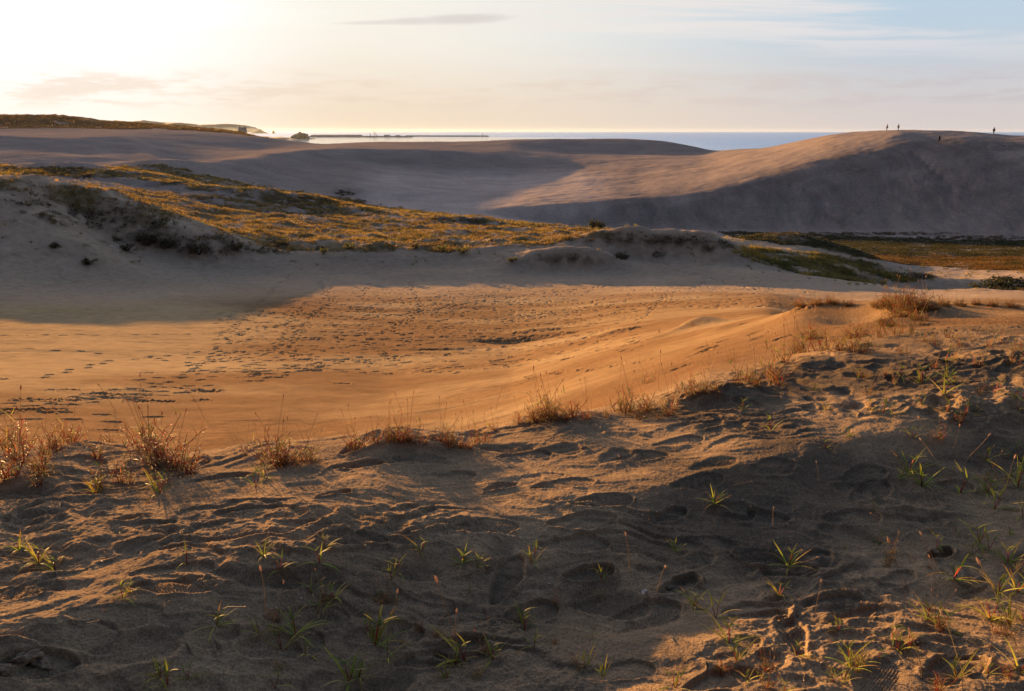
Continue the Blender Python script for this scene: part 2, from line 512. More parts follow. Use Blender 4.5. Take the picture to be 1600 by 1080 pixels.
for args in [
    (880, 408, 5.5, 2.0, 1.3, 5), (925, 406, 2.6, 1.6, 0.7, 0), (830, 413, 4.5, 1.5, 0.5, 12), (980, 420, 4, 2, 0.35, -20), (700, 430, 7, 2, 0.30, 5),
    (985, 376, 6.0, 2.2, 0.9, 0), (1060, 377, 6.5, 2.2, 1.1, 0), (1110, 386, 3.2, 2.2, 1.3, 0), (1030, 395, 8, 2.0, -0.6, 0),
    (1140, 395, 3, 2, 0.5, 0), (1235, 381, 9, 4, 1.1, -10), (1300, 395, 7, 4, 0.7, -30), (1380, 420, 7, 3.5, 0.8, -30), (1350, 432, 9, 3, -0.6, -25),
    (1180, 412, 10, 2.5, -0.5, -12), (1560, 446, 9, 3.5, -1.4, 0), (1500, 445, 8, 2.5, 0.5, -8),
    (45, 300, 6, 4, 1.1, 0), (100, 312, 7, 4, 1.2, 0), (190, 330, 7, 4, 1.0, -10), (250, 350, 6, 3.5, 1.0, 0), (320, 368, 6, 3, 0.8, 0),
    (140, 335, 8, 3, -0.8, -15), (255, 372, 4, 2.2, 0.9, 0), (310, 385, 3.5, 2, 0.8, 0), (370, 388, 3.5, 2, 0.7, 0), (140, 400, 2.5, 1.5, 0.4, 0), (60, 360, 7, 4, 0.8, -30),
    (30, 265, 14, 8, 1.6, 0), (90, 268, 14, 7, 1.8, 0), (200, 274, 10, 6, 1.2, 0), (260, 262, 14, 8, 2.0, 0), (320, 300, 14, 5, 1.3, -8), (480, 318, 12, 6, 1.6, -8), (420, 308, 10, 5, 1.0, 0),
    (150, 280, 16, 6, -1.0, 0), (400, 330, 14, 4, -0.8, -8), (560, 333, 10, 5, 0.6, 0), (620, 340, 10, 4, 0.6, 0), (740, 350, 14, 3, 0.8, 0),
    (535, 300, 9, 8, 1.0, 0),
]:
    bump(*args[:6], rmin=60, nz=0.3)

# broad and medium noise, stronger on the grassy hummocks
s0, s1 = np.searchsorted(R, 30), np.searchsorted(R, 700)
xs, ys, sg = X[s0:s1], Y[s0:s1], SEG[s0:s1]
hum = sstep(sg, 7.9, 8.8) * (1 - sstep(sg, 11.4, 12.0))
PU, PV = to_pix(X, Y, Z)
left = 1 - sstep(PU[s0:s1], 900, 1120)
hum2 = hum * (0.35 + 0.65 * left)
n1 = fbm(xs / 13.0, ys / 13.0, 5, 3, 0.55)
n2 = np.abs(fbm(xs / 4.0, ys / 4.0, 3, 9, 0.5))
far_d = sstep(sg, 12.0, 12.6)
Z[s0:s1] += hum2 * (0.85 * n1 + 0.6 * n2) * sstep(R[s0:s1, None], 82, 93)
Z[s0:s1] += (1 - hum) * (1 - far_d) * 0.10 * fbm(xs / 9.0, ys / 9.0, 4, 21, 0.5)
Z[s0:s1] += far_d * (0.75 * fbm(xs / 38.0, ys / 38.0, 5, 31, 0.5) + 0.11 * fbm(xs / 7.0, ys / 3.0, 4, 37, 0.55)) * (1 - sstep(sg, 14.5, 16) * 0.4)
slip = sstep(sg, 12.0, 12.25) * (1 - sstep(sg, 12.45, 12.85)) * sstep(PU[s0:s1], 760, 1000)
Z[s0:s1] += slip * 0.25 * fbm(xs / 4.0 + fbm(xs / 18, ys / 18, 2, 43), ys / 12.0, 5, 41, 0.6)
wood = sstep(sg, 17.35, 17.8) * (1 - sstep(sg, 18.3, 18.8)) * (1 - sstep(PU[s0:s1], 380, 440))
Z[s0:s1] += wood * 1.2 * np.abs(fbm(xs / 9.0, ys / 9.0, 4, 51, 0.55))
del xs, ys, sg, hum, hum2, n1, n2

# basin floor: faint wind and trample relief
b0, b1 = np.searchsorted(R, 7), np.searchsorted(R, 105)
xs, ys = X[b0:b1], Y[b0:b1]
tr = sstep(fbm(xs / 14, ys / 10, 3, 61), -0.25, 0.35)
slab = sstep(R[b0:b1, None], 7, 12)
nn = fbm(xs / 0.9, ys / 0.9, 4, 71, 0.6)
Z[b0:b1] += slab * ((0.020 * tr + 0.006) * nn + 0.006 * tr * fbm(xs / 0.33, ys / 0.33, 3, 73, 0.6))
# wandering low scarps
w1 = fbm(xs / 6.0, ys / 2.2, 3, 81)
Z[b0:b1] += slab * 0.022 * tr * sstep(w1, -0.05, 0.05)
SMOOTH_SHEET = None
del xs, ys, nn, w1

# near sand
n0 = np.searchsorted(R, 15.5)
xs, ys = X[:n0], Y[:n0]
fade = 1 - sstep(R[:n0, None], 11, 15.5)
tramp = 1 - sstep(R[:n0, None] / rc[None, :], 0.98, 1.25) * 0.75
wx = xs + 0.12 * fbm(xs / 0.5, ys / 0.5, 2, 91)
wy = ys + 0.12 * fbm(xs / 0.5, ys / 0.5, 2, 95)
Z[:n0] += fade * tramp * (0.020 * fbm(wx / 0.55, wy / 0.34, 3, 101, 0.5))
rid = 1 - np.abs(fbm(wx / 0.42, wy / 0.26, 3, 111, 0.5)) * 2.2
amp = sstep(fbm(xs / 0.8, ys / 0.8, 2, 131), -0.15, 0.35)
Z[:n0] += fade * tramp * 0.0065 * (0.25 + amp) * np.clip(rid, 0, 1) ** 4
del rid
# thin ledges: wind-cut edges that step down away from the sun
led = fbm(wx / 0.75, wy / 0.36, 3, 121, 0.45) * 3.2
lf = led - np.floor(led)
Z[:n0] += fade * tramp * 0.014 * (0.2 + amp) * (sstep(lf, 0.0, 0.82) - sstep(lf, 0.84, 1.0))
del led, lf
Z[:n0] += fade * 0.0046 * fbm(xs / 0.060, ys / 0.050, 4, 141, 0.62) * (0.4 + amp)
Z[:n0] += fade * 0.0040 * (0.3 + amp) * np.clip(1 - 3.0 * np.abs(fbm(wx / 0.16, wy / 0.11, 3, 145, 0.55)), 0, 1) ** 2
GR = fade * 0.0017 * gnoise(xs / 0.014, ys / 0.014, 151)
Z[:n0] += np.where(R[:n0, None] < 6, GR, 0)
del GR, wx, wy


# --- shoe prints
def stamp(cx, cy, head, depth, kind=0, L=0.29, W=0.105, soft=0.012, rim=0.35, off=0.0):
    i0, i1, j0, j1 = window(cx, cy, L * 0.85)
    x, y = X[i0:i1, j0:j1] - cx, Y[i0:i1, j0:j1] - cy
    if x.size == 0:
        return
    a = x * math.sin(head) + y * math.cos(head)
    b = x * math.cos(head) - y * math.sin(head)
    if L < 0.34 and kind == 0:
        wn = 0.10 * L * fbm(x / 0.09 + cx * 7, y / 0.09 + cy * 7, 2, 77)
        a, b = a + wn, b + wn * 0.7
    s = np.clip(a / (L / 2), -1.3, 1.3)
    width = W / 2 * (0.80 + 0.24 * np.sin((s + 0.35) * 2.2) + 0.06 * s)
    ends = np.sqrt(np.clip(1 - np.abs(s) ** 3.2, 0, 1))
    half = width * ends
    sd = np.where(np.abs(s) < 1, half - np.abs(b), -(np.abs(a) - L / 2) - np.abs(b) * 0.4)
    m = sstep(sd, -soft, soft)
    prof = 1.0 - 0.25 * s * (1 if kind % 2 else -1)
    dz = -depth * m * prof
    ring = np.exp(-((sd + soft * 1.6) / (soft * 1.3)) ** 2)
    dz += depth * rim * ring * (1 + off * np.sign(b)) * np.clip(0.5 + 1.6 * gnoise(x / 0.07 + cx * 5, y / 0.07 + cy * 5, 83), 0, 1.4)
    if kind in (1, 2, 3, 4):
        ins = sstep(sd, 0.004, 0.012)
        if kind == 1:
            t = np.clip(np.sin(a * 2 * math.pi / 0.0125) * np.sin(b * 2 * math.pi / 0.0125) * 2, -1, 1)
        elif kind == 2:
            t = 0.7 * np.sin(a * 2 * math.pi / 0.013 + 3.5 * np.sin(b * 70)) * np.clip(0.5 + 2 * gnoise(x / 0.06, y / 0.06, 87), 0, 1)
        elif kind == 3:
            t = np.sin((a + b) * 2 * math.pi / 0.018) * np.sin((a - b) * 2 * math.pi / 0.018)
        else:
            t = 0.6 * np.sin(a * 2 * math.pi / 0.017) * np.clip(0.4 + 2 * gnoise(x / 0.07, y / 0.07, 89), 0, 1)
        dz += ins * 0.0028 * t
    Z[i0:i1, j0:j1] += dz


def hdg(x, y):
    return math.radians(x), y


# prints that can be made out in the photograph: (u, v, heading deg, kind, depth, length)
for (u, v, hd, kind, dep, ln) in [
    (755, 822, 82, 1, 0.011, 0.30), (545, 838, 80, 1, 0.010, 0.30), (270, 912, 86, 1, 0.014, 0.29), (30, 925, 78, 1, 0.012, 0.29),
    (1238, 992, 8, 1, 0.016, 0.26), (1060, 690, 70, 4, 0.010, 0.30), (1000, 712, 84, 2, 0.010, 0.30), (880, 755, 78, 3, 0.012, 0.31),
    (940, 782, 74, 1, 0.012, 0.30), (1090, 752, 70, 3, 0.010, 0.28), (1330, 808, 82, 4, 0.011, 0.28),
    (1350, 740, 62, 4, 0.010, 0.30), (1360, 768, 55, 2, 0.010, 0.30), (910, 815, 76, 2, 0.014, 0.31), (895, 850, 82, 0, 0.020, 0.30),
    (1100, 850, 84, 0, 0.016, 0.30), (790, 905, 20, 3, 0.022, 0.28), (820, 960, 60, 2, 0.014, 0.28), (650, 945, 85, 0, 0.012, 0.30),
    (1180, 810, 86, 0, 0.022, 0.32), (1050, 800, 60, 0, 0.022, 0.18), (1060, 915, 60, 0, 0.040, 0.20), (920, 895, 70, 2, 0.030, 0.22),
    (1130, 1060, 72, 4, 0.018, 0.28), (1490, 1040, 66, 4, 0.020, 0.28), (1010, 955, 74, 2, 0.016, 0.28), (960, 1050, 78, 0, 0.014, 0.26),
    (1190, 958, 80, 0, 0.022, 0.24), (560, 727, 74, 4, 0.020, 0.26), (655, 715, 80, 1, 0.012, 0.27), (525, 770, 60, 0, 0.030, 0.15), (205, 808, 60, 0, 0.034, 0.15),
    (780, 760, 64, 0, 0.022, 0.18), (820, 712, 76, 0, 0.020, 0.30), (700, 745, 80, 0, 0.010, 0.28), (350, 745, 74, 0, 0.030, 0.26), (110, 990, 80, 0, 0.010, 0.30),
    (180, 960, 84, 0, 0.010, 0.30), (720, 1010, 70, 0, 0.025, 0.2), (660, 1030, 70, 0, 0.025, 0.18), (40, 1040, 75, 0, 0.035, 0.26), (1470, 865, 60, 0, 0.05, 0.16),
    (480, 965, 80, 2, 0.010, 0.28), (1270, 870, 50, 2, 0.016, 0.26), (1400, 905, 60, 0, 0.022, 0.22), (400, 915, 70, 0, 0.014, 0.28), (600, 990, 75, 2, 0.012, 0.27),
]:
    x, y = hit(u, v)
    stamp(x, y, math.radians(hd), dep * (0.62 if kind == 0 else 0.9), kind, L=ln, W=ln * 0.36, soft=0.006, rim=0.40, off=0.5)
# older, blurred prints between them
for i in range(120):
    u, v = rng.uniform(-60, 1660), rng.uniform(600, 1110)
    x, y = hit(u, v)
    if math.hypot(x, y) > 6.6:
        continue
    stamp(x, y, math.radians(rng.normal(76, 22)), rng.uniform(0.003, 0.012), int(rng.choice([0, 0, 0, 0, 0, 3, 1])),
          L=rng.uniform(0.2, 0.31), W=rng.uniform(0.085, 0.12), soft=rng.uniform(0.007, 0.022), rim=rng.uniform(0.2, 0.7), off=rng.uniform(-0.6, 0.6))
# prints between the near crest and the hummocks on the right
for i in range(60):
    u, v = rng.uniform(1150, 1640), rng.uniform(500, 640)
    x, y = hit(u, v)
    if 4.5 < math.hypot(x, y) < 11:
        stamp(x, y, rng.uniform(0, 6.28), rng.uniform(0.006, 0.018), 0, soft=rng.uniform(0.015, 0.04), rim=0.4)
for (u, v, h_, d_) in [(1062, 575, 1.1, .07), (1092, 552, 1.1, .09), (1078, 556, 1.2, .06), (1108, 545, 1.2, .07), (1128, 533, 1.0, .05), (1100, 541, 1.2, .06),
                       (1165, 505, 1, .03), (1180, 520, 1, .03), (1185, 528, .9, .03), (1010, 528, 1, .06), (1225, 527, .9, .05)]:
    x, y = hit(u, v, 5)
    stamp(x, y, h_, d_ * 0.8, 0, L=0.36, W=0.2, soft=0.03, rim=0.25)


# --- tracks on the basin floor
def print_at(x, y, head, dep=None, L=None):
    r = math.hypot(x, y)
    k = 1 + r / 160.0
    stamp(x, y, head, (dep or rng.uniform(0.05, 0.085)) * (0.9 + 0.6 * min(max((r - 25) / 30, 0), 1)), 0, L=(L or rng.uniform(0.3, 0.36)) * k, W=0.17 * k, soft=0.035, rim=0.35)


def trail(pts, step=0.72, side=0.11, jit=0.05, dep=None):
    P = [hit(u, v, 8) for u, v in pts]
    n = 0
    for (x0, y0), (x1, y1) in zip(P[:-1], P[1:]):
        L = math.hypot(x1 - x0, y1 - y0)
        h = math.atan2(x1 - x0, y1 - y0)
        m = max(int(L / step), 1)
        for i in range(m):
            t = (i + rng.uniform(0, 0.25)) / m
            s = side if n % 2 else -side
            n += 1
            print_at(x0 + (x1 - x0) * t + s * math.cos(h) + rng.normal(0, jit), y0 + (y1 - y0) * t - s * math.sin(h) + rng.normal(0, jit), h, dep)


for tl in [
    [(0, 525), (120, 524), (240, 523), (340, 522), (352, 527), (362, 536), (395, 540)],
    [(345, 521), (400, 517), (450, 505), (470, 480)], [(352, 528), (380, 538)], [(40, 546), (120, 549), (190, 556), (260, 557), (330, 547), (350, 541)],
    [(0, 594), (60, 591), (130, 575), (170, 565), (260, 557)], [(405, 474), (432, 445), (455, 428), (470, 418)], [(395, 480), (360, 520)],
    [(430, 545), (400, 552), (340, 562), (310, 572), (290, 590), (180, 595)], [(455, 510), (440, 530), (430, 545), (460, 560), (500, 565)], [(460, 512), (470, 520), (450, 540), (470, 552)],
    [(300, 560), (340, 555), (300, 575), (310, 590)], [(0, 640), (60, 632), (110, 622), (180, 610), (260, 600), (330, 590), (400, 585), (480, 570), (560, 560)],
    [(0, 650), (80, 640), (150, 630), (230, 620), (300, 610)], [(240, 560), (300, 570), (380, 560), (450, 548), (520, 545), (600, 535)],
    [(640, 555), (560, 565), (500, 572), (430, 590), (380, 600)], [(500, 530), (600, 520), (720, 505), (850, 490), (1000, 478), (1130, 470)],
    [(540, 500), (640, 490), (760, 470), (880, 455), (960, 445)], [(600, 470), (720, 460), (840, 450)], [(880, 500), (960, 490), (1040, 478)],
    [(700, 555), (800, 540), (900, 535), (980, 527)], [(820, 590), (900, 580), (960, 572), (1030, 560)],
    [(1100, 440), (1040, 460), (1000, 500)], [(500, 440), (520, 470), (480, 500)], [(640, 440), (660, 480), (600, 520)], [(1000, 412), (1100, 430), (1200, 455)],
]:
    trail(tl)
# loosely scattered prints: dense in the trampled middle, few on the blown-smooth sheet at the left
cnt = 0
while cnt < 6000:
    u, v = rng.uniform(330, 1260), rng.uniform(432, 585)
    if v > 585 - max(0, (u - 700)) * 0.12 or v < 436 + max(0, (560 - u)) * 0.25 or (u > 1000 and v > 482):
        cnt += 1
        continue
    dens = 0.25 + 0.75 * math.exp(-((v - 490) / 38.0) ** 2)
    if rng.random() < dens:
        x, y = hit(u, v, 8)
        print_at(x, y, rng.normal(1.1, 0.6), 0.02 + 0.075 * rng.random() ** 2, rng.uniform(0.14, 0.40))
    cnt += 1
for i in range(80):
    t = rng.random()
    u = 0 + 620 * t + rng.normal(0, 12)
    v = 648 - 100 * t + rng.normal(0, 11)
    x, y = hit(max(u, -20), v, 8)
    print_at(x, y, rng.normal(1.2, 0.3), rng.uniform(0.03, 0.09), rng.uniform(0.28, 0.5))
for (u, v, L, d_) in [(60, 626, 1.0, .16), (160, 617, .9, .14), (320, 612, .9, .14), (250, 628, .7, .1), (315, 626, .4, .1), (330, 613, .5, .08), (10, 642, 1.0, .14), (65, 640, .8, .14), (95, 610, .7, .1),
                      (165, 673, .45, .08), (175, 660, .4, .05), (240, 652, .4, .05), (110, 656, .4, .05), (670, 547, .9, .12), (610, 570, .7, .1), (535, 600, .5, .08), (700, 575, .6, .06), (790, 565, 1.6, .05)]:
    x, y = hit(u, v, 8)
    stamp(x, y, 1.25, d_, 0, L=L, W=0.2, soft=0.035, rim=0.35)
# tracks up the far dunes
for tl in [[(716, 238), (714, 255), (717, 266), (727, 282)], [(722, 240), (719, 256)], [(1425, 238), (1445, 252), (1470, 275), (1492, 300)], [(1205, 280), (1250, 296), (1310, 322), (1350, 338)]]:
    P = [hit(u, v, 120) for u, v in tl]
    for (x0, y0), (x1, y1) in zip(P[:-1], P[1:]):
        L = math.hypot(x1 - x0, y1 - y0)
        for i in range(int(L / 0.9)):
            t = i * 0.9 / L
            bump(0, 0, 0.75, 0.6, -0.28, pos=(x0 + (x1 - x0) * t + rng.normal(0, .3), y0 + (y1 - y0) * t))

# --- colour of the ground, per vertex (sand and plants, plus some shade and skylight painted in)
PU, PV = to_pix(X, Y, Z)


def poly_mask(poly, soft=0.0, noise=0.0, seed=0):
    """1 inside a polygon drawn on the photograph (found through each point's own place)"""
    u = PU + (noise * fbm(X / 7, Y / 7, 3, seed) if noise else 0)
    v = PV + (noise * 0.25 * fbm(X / 5, Y / 5, 3, seed + 3) if noise else 0)
    ins = np.zeros(PU.shape, dtype=bool)
    n = len(poly)
    for i in range(n):
        x0, y0 = poly[i]
        x1, y1 = poly[(i + 1) % n]
        if y0 == y1:
            continue
        c = ((y0 > v) != (y1 > v)) & (u < (x1 - x0) * (v - y0) / (y1 - y0) + x0)
        ins ^= c
    return ins


P1 = [(-400, 300), (0, 300), (60, 312), (150, 334), (250, 360), (330, 378), (430, 388), (520, 392), (700, 391), (840, 383), (930, 372), (1000, 368), (930, 360), (840, 356), (760, 352), (640, 343), (560, 338), (470, 326), (380, 312), (300, 304), (200, 296), (100, 288), (0, 283), (-400, 281)]
P2 = [(-400, 258), (0, 258), (60, 262), (150, 262), (250, 256), (300, 268), (400, 290), (480, 302), (560, 316), (640, 328), (740, 338), (860, 352), (960, 360), (950, 364), (850, 356), (740, 349), (620, 340), (540, 335), (450, 322), (330, 300), (200, 279), (60, 273), (-400, 273)]
P3 = [(1120, 361), (1400, 372), (1800, 380), (1800, 432), (1500, 420), (1420, 414), (1340, 402), (1260, 386), (1160, 374)]
P4 = [(1120, 384), (1180, 388), (1250, 393), (1330, 402), (1440, 438), (1400, 446), (1330, 440), (1260, 430), (1180, 410), (1140, 398)]
segm = (SEG > 8.2) & (SEG < 12.3)
V1 = poly_mask(P1, noise=30, seed=201) & (SEG > 7.9) & (SEG < 12.3)
V2 = poly_mask(P2, noise=20, seed=211) & (SEG > 9.2) & (SEG < 12.5)
V3 = poly_mask(P3, noise=8, seed=221) & (SEG > 9.6) & (SEG < 12.2)
V4 = poly_mask(P4, noise=12, seed=231) & (SEG > 8.4) & (SEG < 10.6)
V5 = (SEG > 17.25) & (SEG < 18.8) & (PU < 420) & (fbm(X / 30, Y / 30, 4, 241) > -0.42)
behind = Y < 0
for m_ in (V1, V2, V3, V4, V5):
    m_ &= ~behind

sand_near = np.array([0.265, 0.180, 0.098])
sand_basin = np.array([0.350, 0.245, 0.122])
sand_mid = np.array([0.350, 0.258, 0.165])
sand_far = np.array([0.30, 0.235, 0.180])
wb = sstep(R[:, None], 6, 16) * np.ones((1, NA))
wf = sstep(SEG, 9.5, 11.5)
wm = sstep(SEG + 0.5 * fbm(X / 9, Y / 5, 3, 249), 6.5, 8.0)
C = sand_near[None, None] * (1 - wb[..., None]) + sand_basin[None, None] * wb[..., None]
C = C * (1 - wm[..., None]) + sand_mid[None, None] * wm[..., None]
C = C * (1 - wf[..., None]) + sand_far[None, None] * wf[..., None]
nb = fbm(X / 8, Y / 8, 4, 251)
C *= (1 + 0.14 * nb)[..., None]
# wet darker sheets on the basin floor; the sand blown over it is paler
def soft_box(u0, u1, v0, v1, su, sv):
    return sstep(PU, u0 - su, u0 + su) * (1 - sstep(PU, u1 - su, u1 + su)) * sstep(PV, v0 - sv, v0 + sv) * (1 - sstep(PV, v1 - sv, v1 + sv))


wn = fbm(X / 11, Y / 6, 4, 261)
tiltv = PV + 0.10 * (PU - 400) + 14 * wn
dry = np.maximum(sstep(PU, 460, 180) if False else (1 - sstep(PU + 60 * wn, 250, 480)) * (1 - sstep(PV + 0.08 * PU + 10 * wn, 585, 622)), 0.0 * sstep(PU, 480, 900) * sstep(PV + 0.16 * (PU - 700) + 16 * wn, 568, 600))
wet = (1 - dry) * sstep(wn, -0.6, 0.3) * sstep(SEG, 1.0, 2.2) * (1 - sstep(SEG, 6.8, 7.8))
C *= (1 - 0.44 * wet[..., None] * np.array([0.82, 1.02, 1.10]))
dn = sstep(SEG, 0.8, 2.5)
damp_shade = (1 - dn) * (0.35 + 0.65 * sstep(PU + 0.5 * (PV - 700), 750, 1250) * (1 - 0.7 * sstep(PV + 0.25 * (PU - 1000), 900, 990))) * sstep(fbm(X / 0.9, Y / 0.9, 4, 263), -0.35, 0.3)  # moist blotches, and shade painted into the sand towards the right
C *= (1 - 0.48 * damp_shade[..., None] * np.array([1.08, 1.0, 0.85]))
g1 = np.array([0.13, 0.095, 0.035])
g2 = np.array([0.085, 0.062, 0.022])
gn = sstep(fbm(X / 5, Y / 5, 4, 271), -0.35, 0.25)
for m_, col, am in ((V1, g1, 0.75), (V2, g2, 0.8), (V3, np.array([0.045, 0.038, 0.016]), 0.95), (V4, g1 * 0.8, 0.6)):
    wgt = (m_ * gn * am)[..., None]
    C = C * (1 - wgt) + col * wgt
strk_shade = sstep(SEG, 12.0, 12.2) * (1 - sstep(SEG, 12.9, 13.4)) * sstep(PU, 740, 900)  # slide streaks, plus shade on the slip face darkened into the sand
C *= (1 - strk_shade * 0.20 + strk_shade * 0.20 * fbm(X / 5.0 + fbm(X / 20, Y / 20, 2, 293), Y / 18.0 + X / 30, 5, 291, 0.65))[..., None]
C *= (1 + 0.45 * soft_box(570, 940, 268, 345, 40, 14) * (SEG > 10.5) * (SEG < 14.5))[..., None]  # valley sand lightened to paint in the skylight it faces
fd = sstep(SEG, 12.1, 12.6)
C *= (1 + fd * 0.16 * fbm(X / 16.0, Y / 7.0, 5, 297, 0.6))[..., None]
wgt = (V5 * 0.92)[..., None]
C = C * (1 - wgt) + np.array([0.10, 0.065, 0.025]) * wgt
# bare dark roots and litter on the scarps and slip-face patches
dk = np.zeros(PU.shape)


def dark_patch(u, v, wu, wv, amt, seed):
    global dk
    q = ((PU - u) / wu) ** 2 + ((PV - v) / wv) ** 2
    near_ = q < 6
    f = np.zeros(PU.shape)
    f[near_] = np.exp(-q[near_]) * sstep(fbm(X[near_] / 1.6, Y[near_] / 1.6, 4, seed), -0.3, 0.2)
    dk = np.maximum(dk, f * amt * (SEG > 7) * (~behind))


for i, (u, v, wu, wv, am) in enumerate([
    (110, 338, 90, 16, .8), (60, 318, 60, 8, .7), (180, 352, 60, 10, .8), (240, 374, 60, 18, .95), (320, 388, 48, 18, .95), (60, 400, 60, 6, .5), (420, 392, 60, 6, .6), (370, 388, 22, 8, .8), (200, 390, 20, 8, .7), (85, 383, 10, 4, .8), (135, 384, 10, 4, .8), (140, 411, 14, 5, .9),
    (1010, 376, 90, 7, 1.0), (1060, 378, 60, 8, 1.0), (1110, 386, 34, 10, 1.0), (880, 407, 55, 7, 1.0), (1030, 398, 30, 6, .7), (970, 402, 18, 5, .6), (90, 268, 60, 7, .8), (130, 275, 20, 6, .8), (500, 316, 70, 8, .9), (540, 300, 20, 8, .7),
    (720, 344, 60, 4, .9), (820, 353, 60, 3, .9), (1420, 434, 40, 6, .9), (1590, 446, 45, 8, 1.0), (660, 385, 60, 3, .7), (430, 383, 20, 4, .8), (1330, 266, 22, 6, .6), (1300, 228, 18, 6, .4), (1560, 228, 50, 8, .5), (1330, 366, 230, 3, .6), (1540, 372, 120, 3, .8),
]):
    dark_patch(u, v, wu, wv, am, 300 + i * 7)
wgt = dk[..., None] * 0.8
C = C * (1 - wgt) + np.array([0.050, 0.038, 0.022]) * wgt
sp = np.clip(gnoise(X / 0.9, Y / 0.9, 281) * 1.0, -1, 1) * sstep(SEG, 7.8, 9)
C *= (1 + 0.10 * sp)[..., None]
C = np.clip(C, 0.01, 0.8)

# --- mesh
faces_i, faces_j = np.meshgrid(np.arange(NR - 1), np.arange(NA), indexing='ij')
a_ = (faces_i * NA + faces_j).ravel()
b_ = (faces_i * NA + (faces_j + 1) % NA).ravel()
c_ = ((faces_i + 1) * NA + (faces_j + 1) % NA).ravel()
d_ = ((faces_i + 1) * NA + faces_j).ravel()


def fast_mesh(name, co, quads=None, tris=None, smooth=True):
    me = bpy.data.meshes.new(name)
    me.vertices.add(len(co))
    me.vertices.foreach_set('co', np.ascontiguousarray(co, dtype=np.float32).ravel())
    idx, tot = [], []
    if quads is not None and len(quads):
        idx.append(quads.ravel())
        tot.append(np.full(len(quads), 4))
    if tris is not None and len(tris):
        idx.append(tris.ravel())
        tot.append(np.full(len(tris), 3))
    idx = np.concatenate(idx).astype(np.int32)
    tot = np.concatenate(tot).astype(np.int32)
    me.loops.add(len(idx))
    me.loops.foreach_set('vertex_index', idx)
    me.polygons.add(len(tot))
    st = np.concatenate([[0], np.cumsum(tot)[:-1]]).astype(np.int32)
    me.polygons.foreach_set('loop_start', st)
    me.polygons.foreach_set('loop_total', tot)
    if smooth:
        me.polygons.foreach_set('use_smooth', np.ones(len(tot), dtype=bool))
    me.update()
    me.validate()
    return me


zc0 = float(Z[0].mean())
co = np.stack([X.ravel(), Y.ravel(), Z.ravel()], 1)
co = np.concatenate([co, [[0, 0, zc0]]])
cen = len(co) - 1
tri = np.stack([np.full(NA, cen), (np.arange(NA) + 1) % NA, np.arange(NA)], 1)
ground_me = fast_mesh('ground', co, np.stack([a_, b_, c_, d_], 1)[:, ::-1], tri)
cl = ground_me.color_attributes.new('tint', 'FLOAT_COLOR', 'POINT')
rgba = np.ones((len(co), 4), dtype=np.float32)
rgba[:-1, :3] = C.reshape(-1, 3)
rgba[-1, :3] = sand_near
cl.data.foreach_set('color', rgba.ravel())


def tagset(o, label=None, cat=None, group=None, kind=None):
    if label:
        o['label'] = label
    if cat:
        o['category'] = cat
    if group:
        o['group'] = group
    if kind:
        o['kind'] = kind
    return o


def link(name, me, mat=None, parent=None):
    o = bpy.data.objects.new(name, me)
    sc.collection.objects.link(o)
    if mat is not None:
        me.materials.append(mat)
    if parent is not None:
        o.parent = parent
    return o


def mat_sand():
    m = bpy.data.materials.new('sand')
    m.use_nodes = True
    n, l = new_nodes(m.node_tree)
    out = mk(n, 'ShaderNodeOutputMaterial')
    b = mk(n, 'ShaderNodeBsdfPrincipled', i_Roughness=1.0)
    b.inputs['Specular IOR Level'].default_value = 0.0
    at = mk(n, 'ShaderNodeAttribute', attribute_name='tint')
    geo = mk(n, 'ShaderNodeNewGeometry')
    # grains: pale and dark specks close by, blotches further away
    n1 = mk(n, 'ShaderNodeTexNoise', i_Scale=120.0, i_Detail=3.0, i_Roughness=0.7)
    n2 = mk(n, 'ShaderNodeTexNoise', i_Scale=1.7, i_Detail=8.0, i_Roughness=0.65)
    n3 = mk(n, 'ShaderNodeTexNoise', i_Scale=22.0, i_Detail=5.0, i_Roughness=0.7)
    for q in (n1, n2, n3):
        l.new(geo.outputs['Position'], q.inputs[0])

    def rng_(v, lo, hi):
        r = mk(n, 'ShaderNodeMapRange')
        r.inputs['From Min'].default_value = 0.3
        r.inputs['From Max'].default_value = 0.7
        r.inputs['To Min'].default_value = lo
        r.inputs['To Max'].default_value = hi
        l.new(v, r.inputs['Value'])
        return r.outputs[0]

    def mul(a, b):
        q = mk(n, 'ShaderNodeMath', operation='MULTIPLY')
        l.new(a, q.inputs[0])
        l.new(b, q.inputs[1])
        return q.outputs[0]
    f = mul(mul(rng_(n1.outputs[0], 0.62, 1.38), rng_(n2.outputs[0], 0.80, 1.18)), rng_(n3.outputs[0], 0.84, 1.16))
    mx = mk(n, 'ShaderNodeVectorMath', operation='SCALE')
    l.new(at.outputs['Color'], mx.inputs[0])
    l.new(f, mx.inputs['Scale'])
    l.new(mx.outputs[0], b.inputs['Base Color'])
    bp = mk(n, 'ShaderNodeBump', i_Strength=1.0, i_Distance=0.008)
    l.new(n1.outputs[0], bp.inputs['Height'])
    bp2 = mk(n, 'ShaderNodeBump', i_Strength=0.35, i_Distance=0.02)
    l.new(n3.outputs[0], bp2.inputs['Height'])
    l.new(bp.outputs[0], bp2.inputs['Normal'])
    l.new(bp2.outputs[0], b.inputs['Normal'])
    l.new(b.outputs[0], out.inputs[0])
    return m


M_SAND = mat_sand()
ground = tagset(link('ground', ground_me, M_SAND), kind='structure')
del faces_i, faces_j, a_, b_, c_, d_, co, rgba

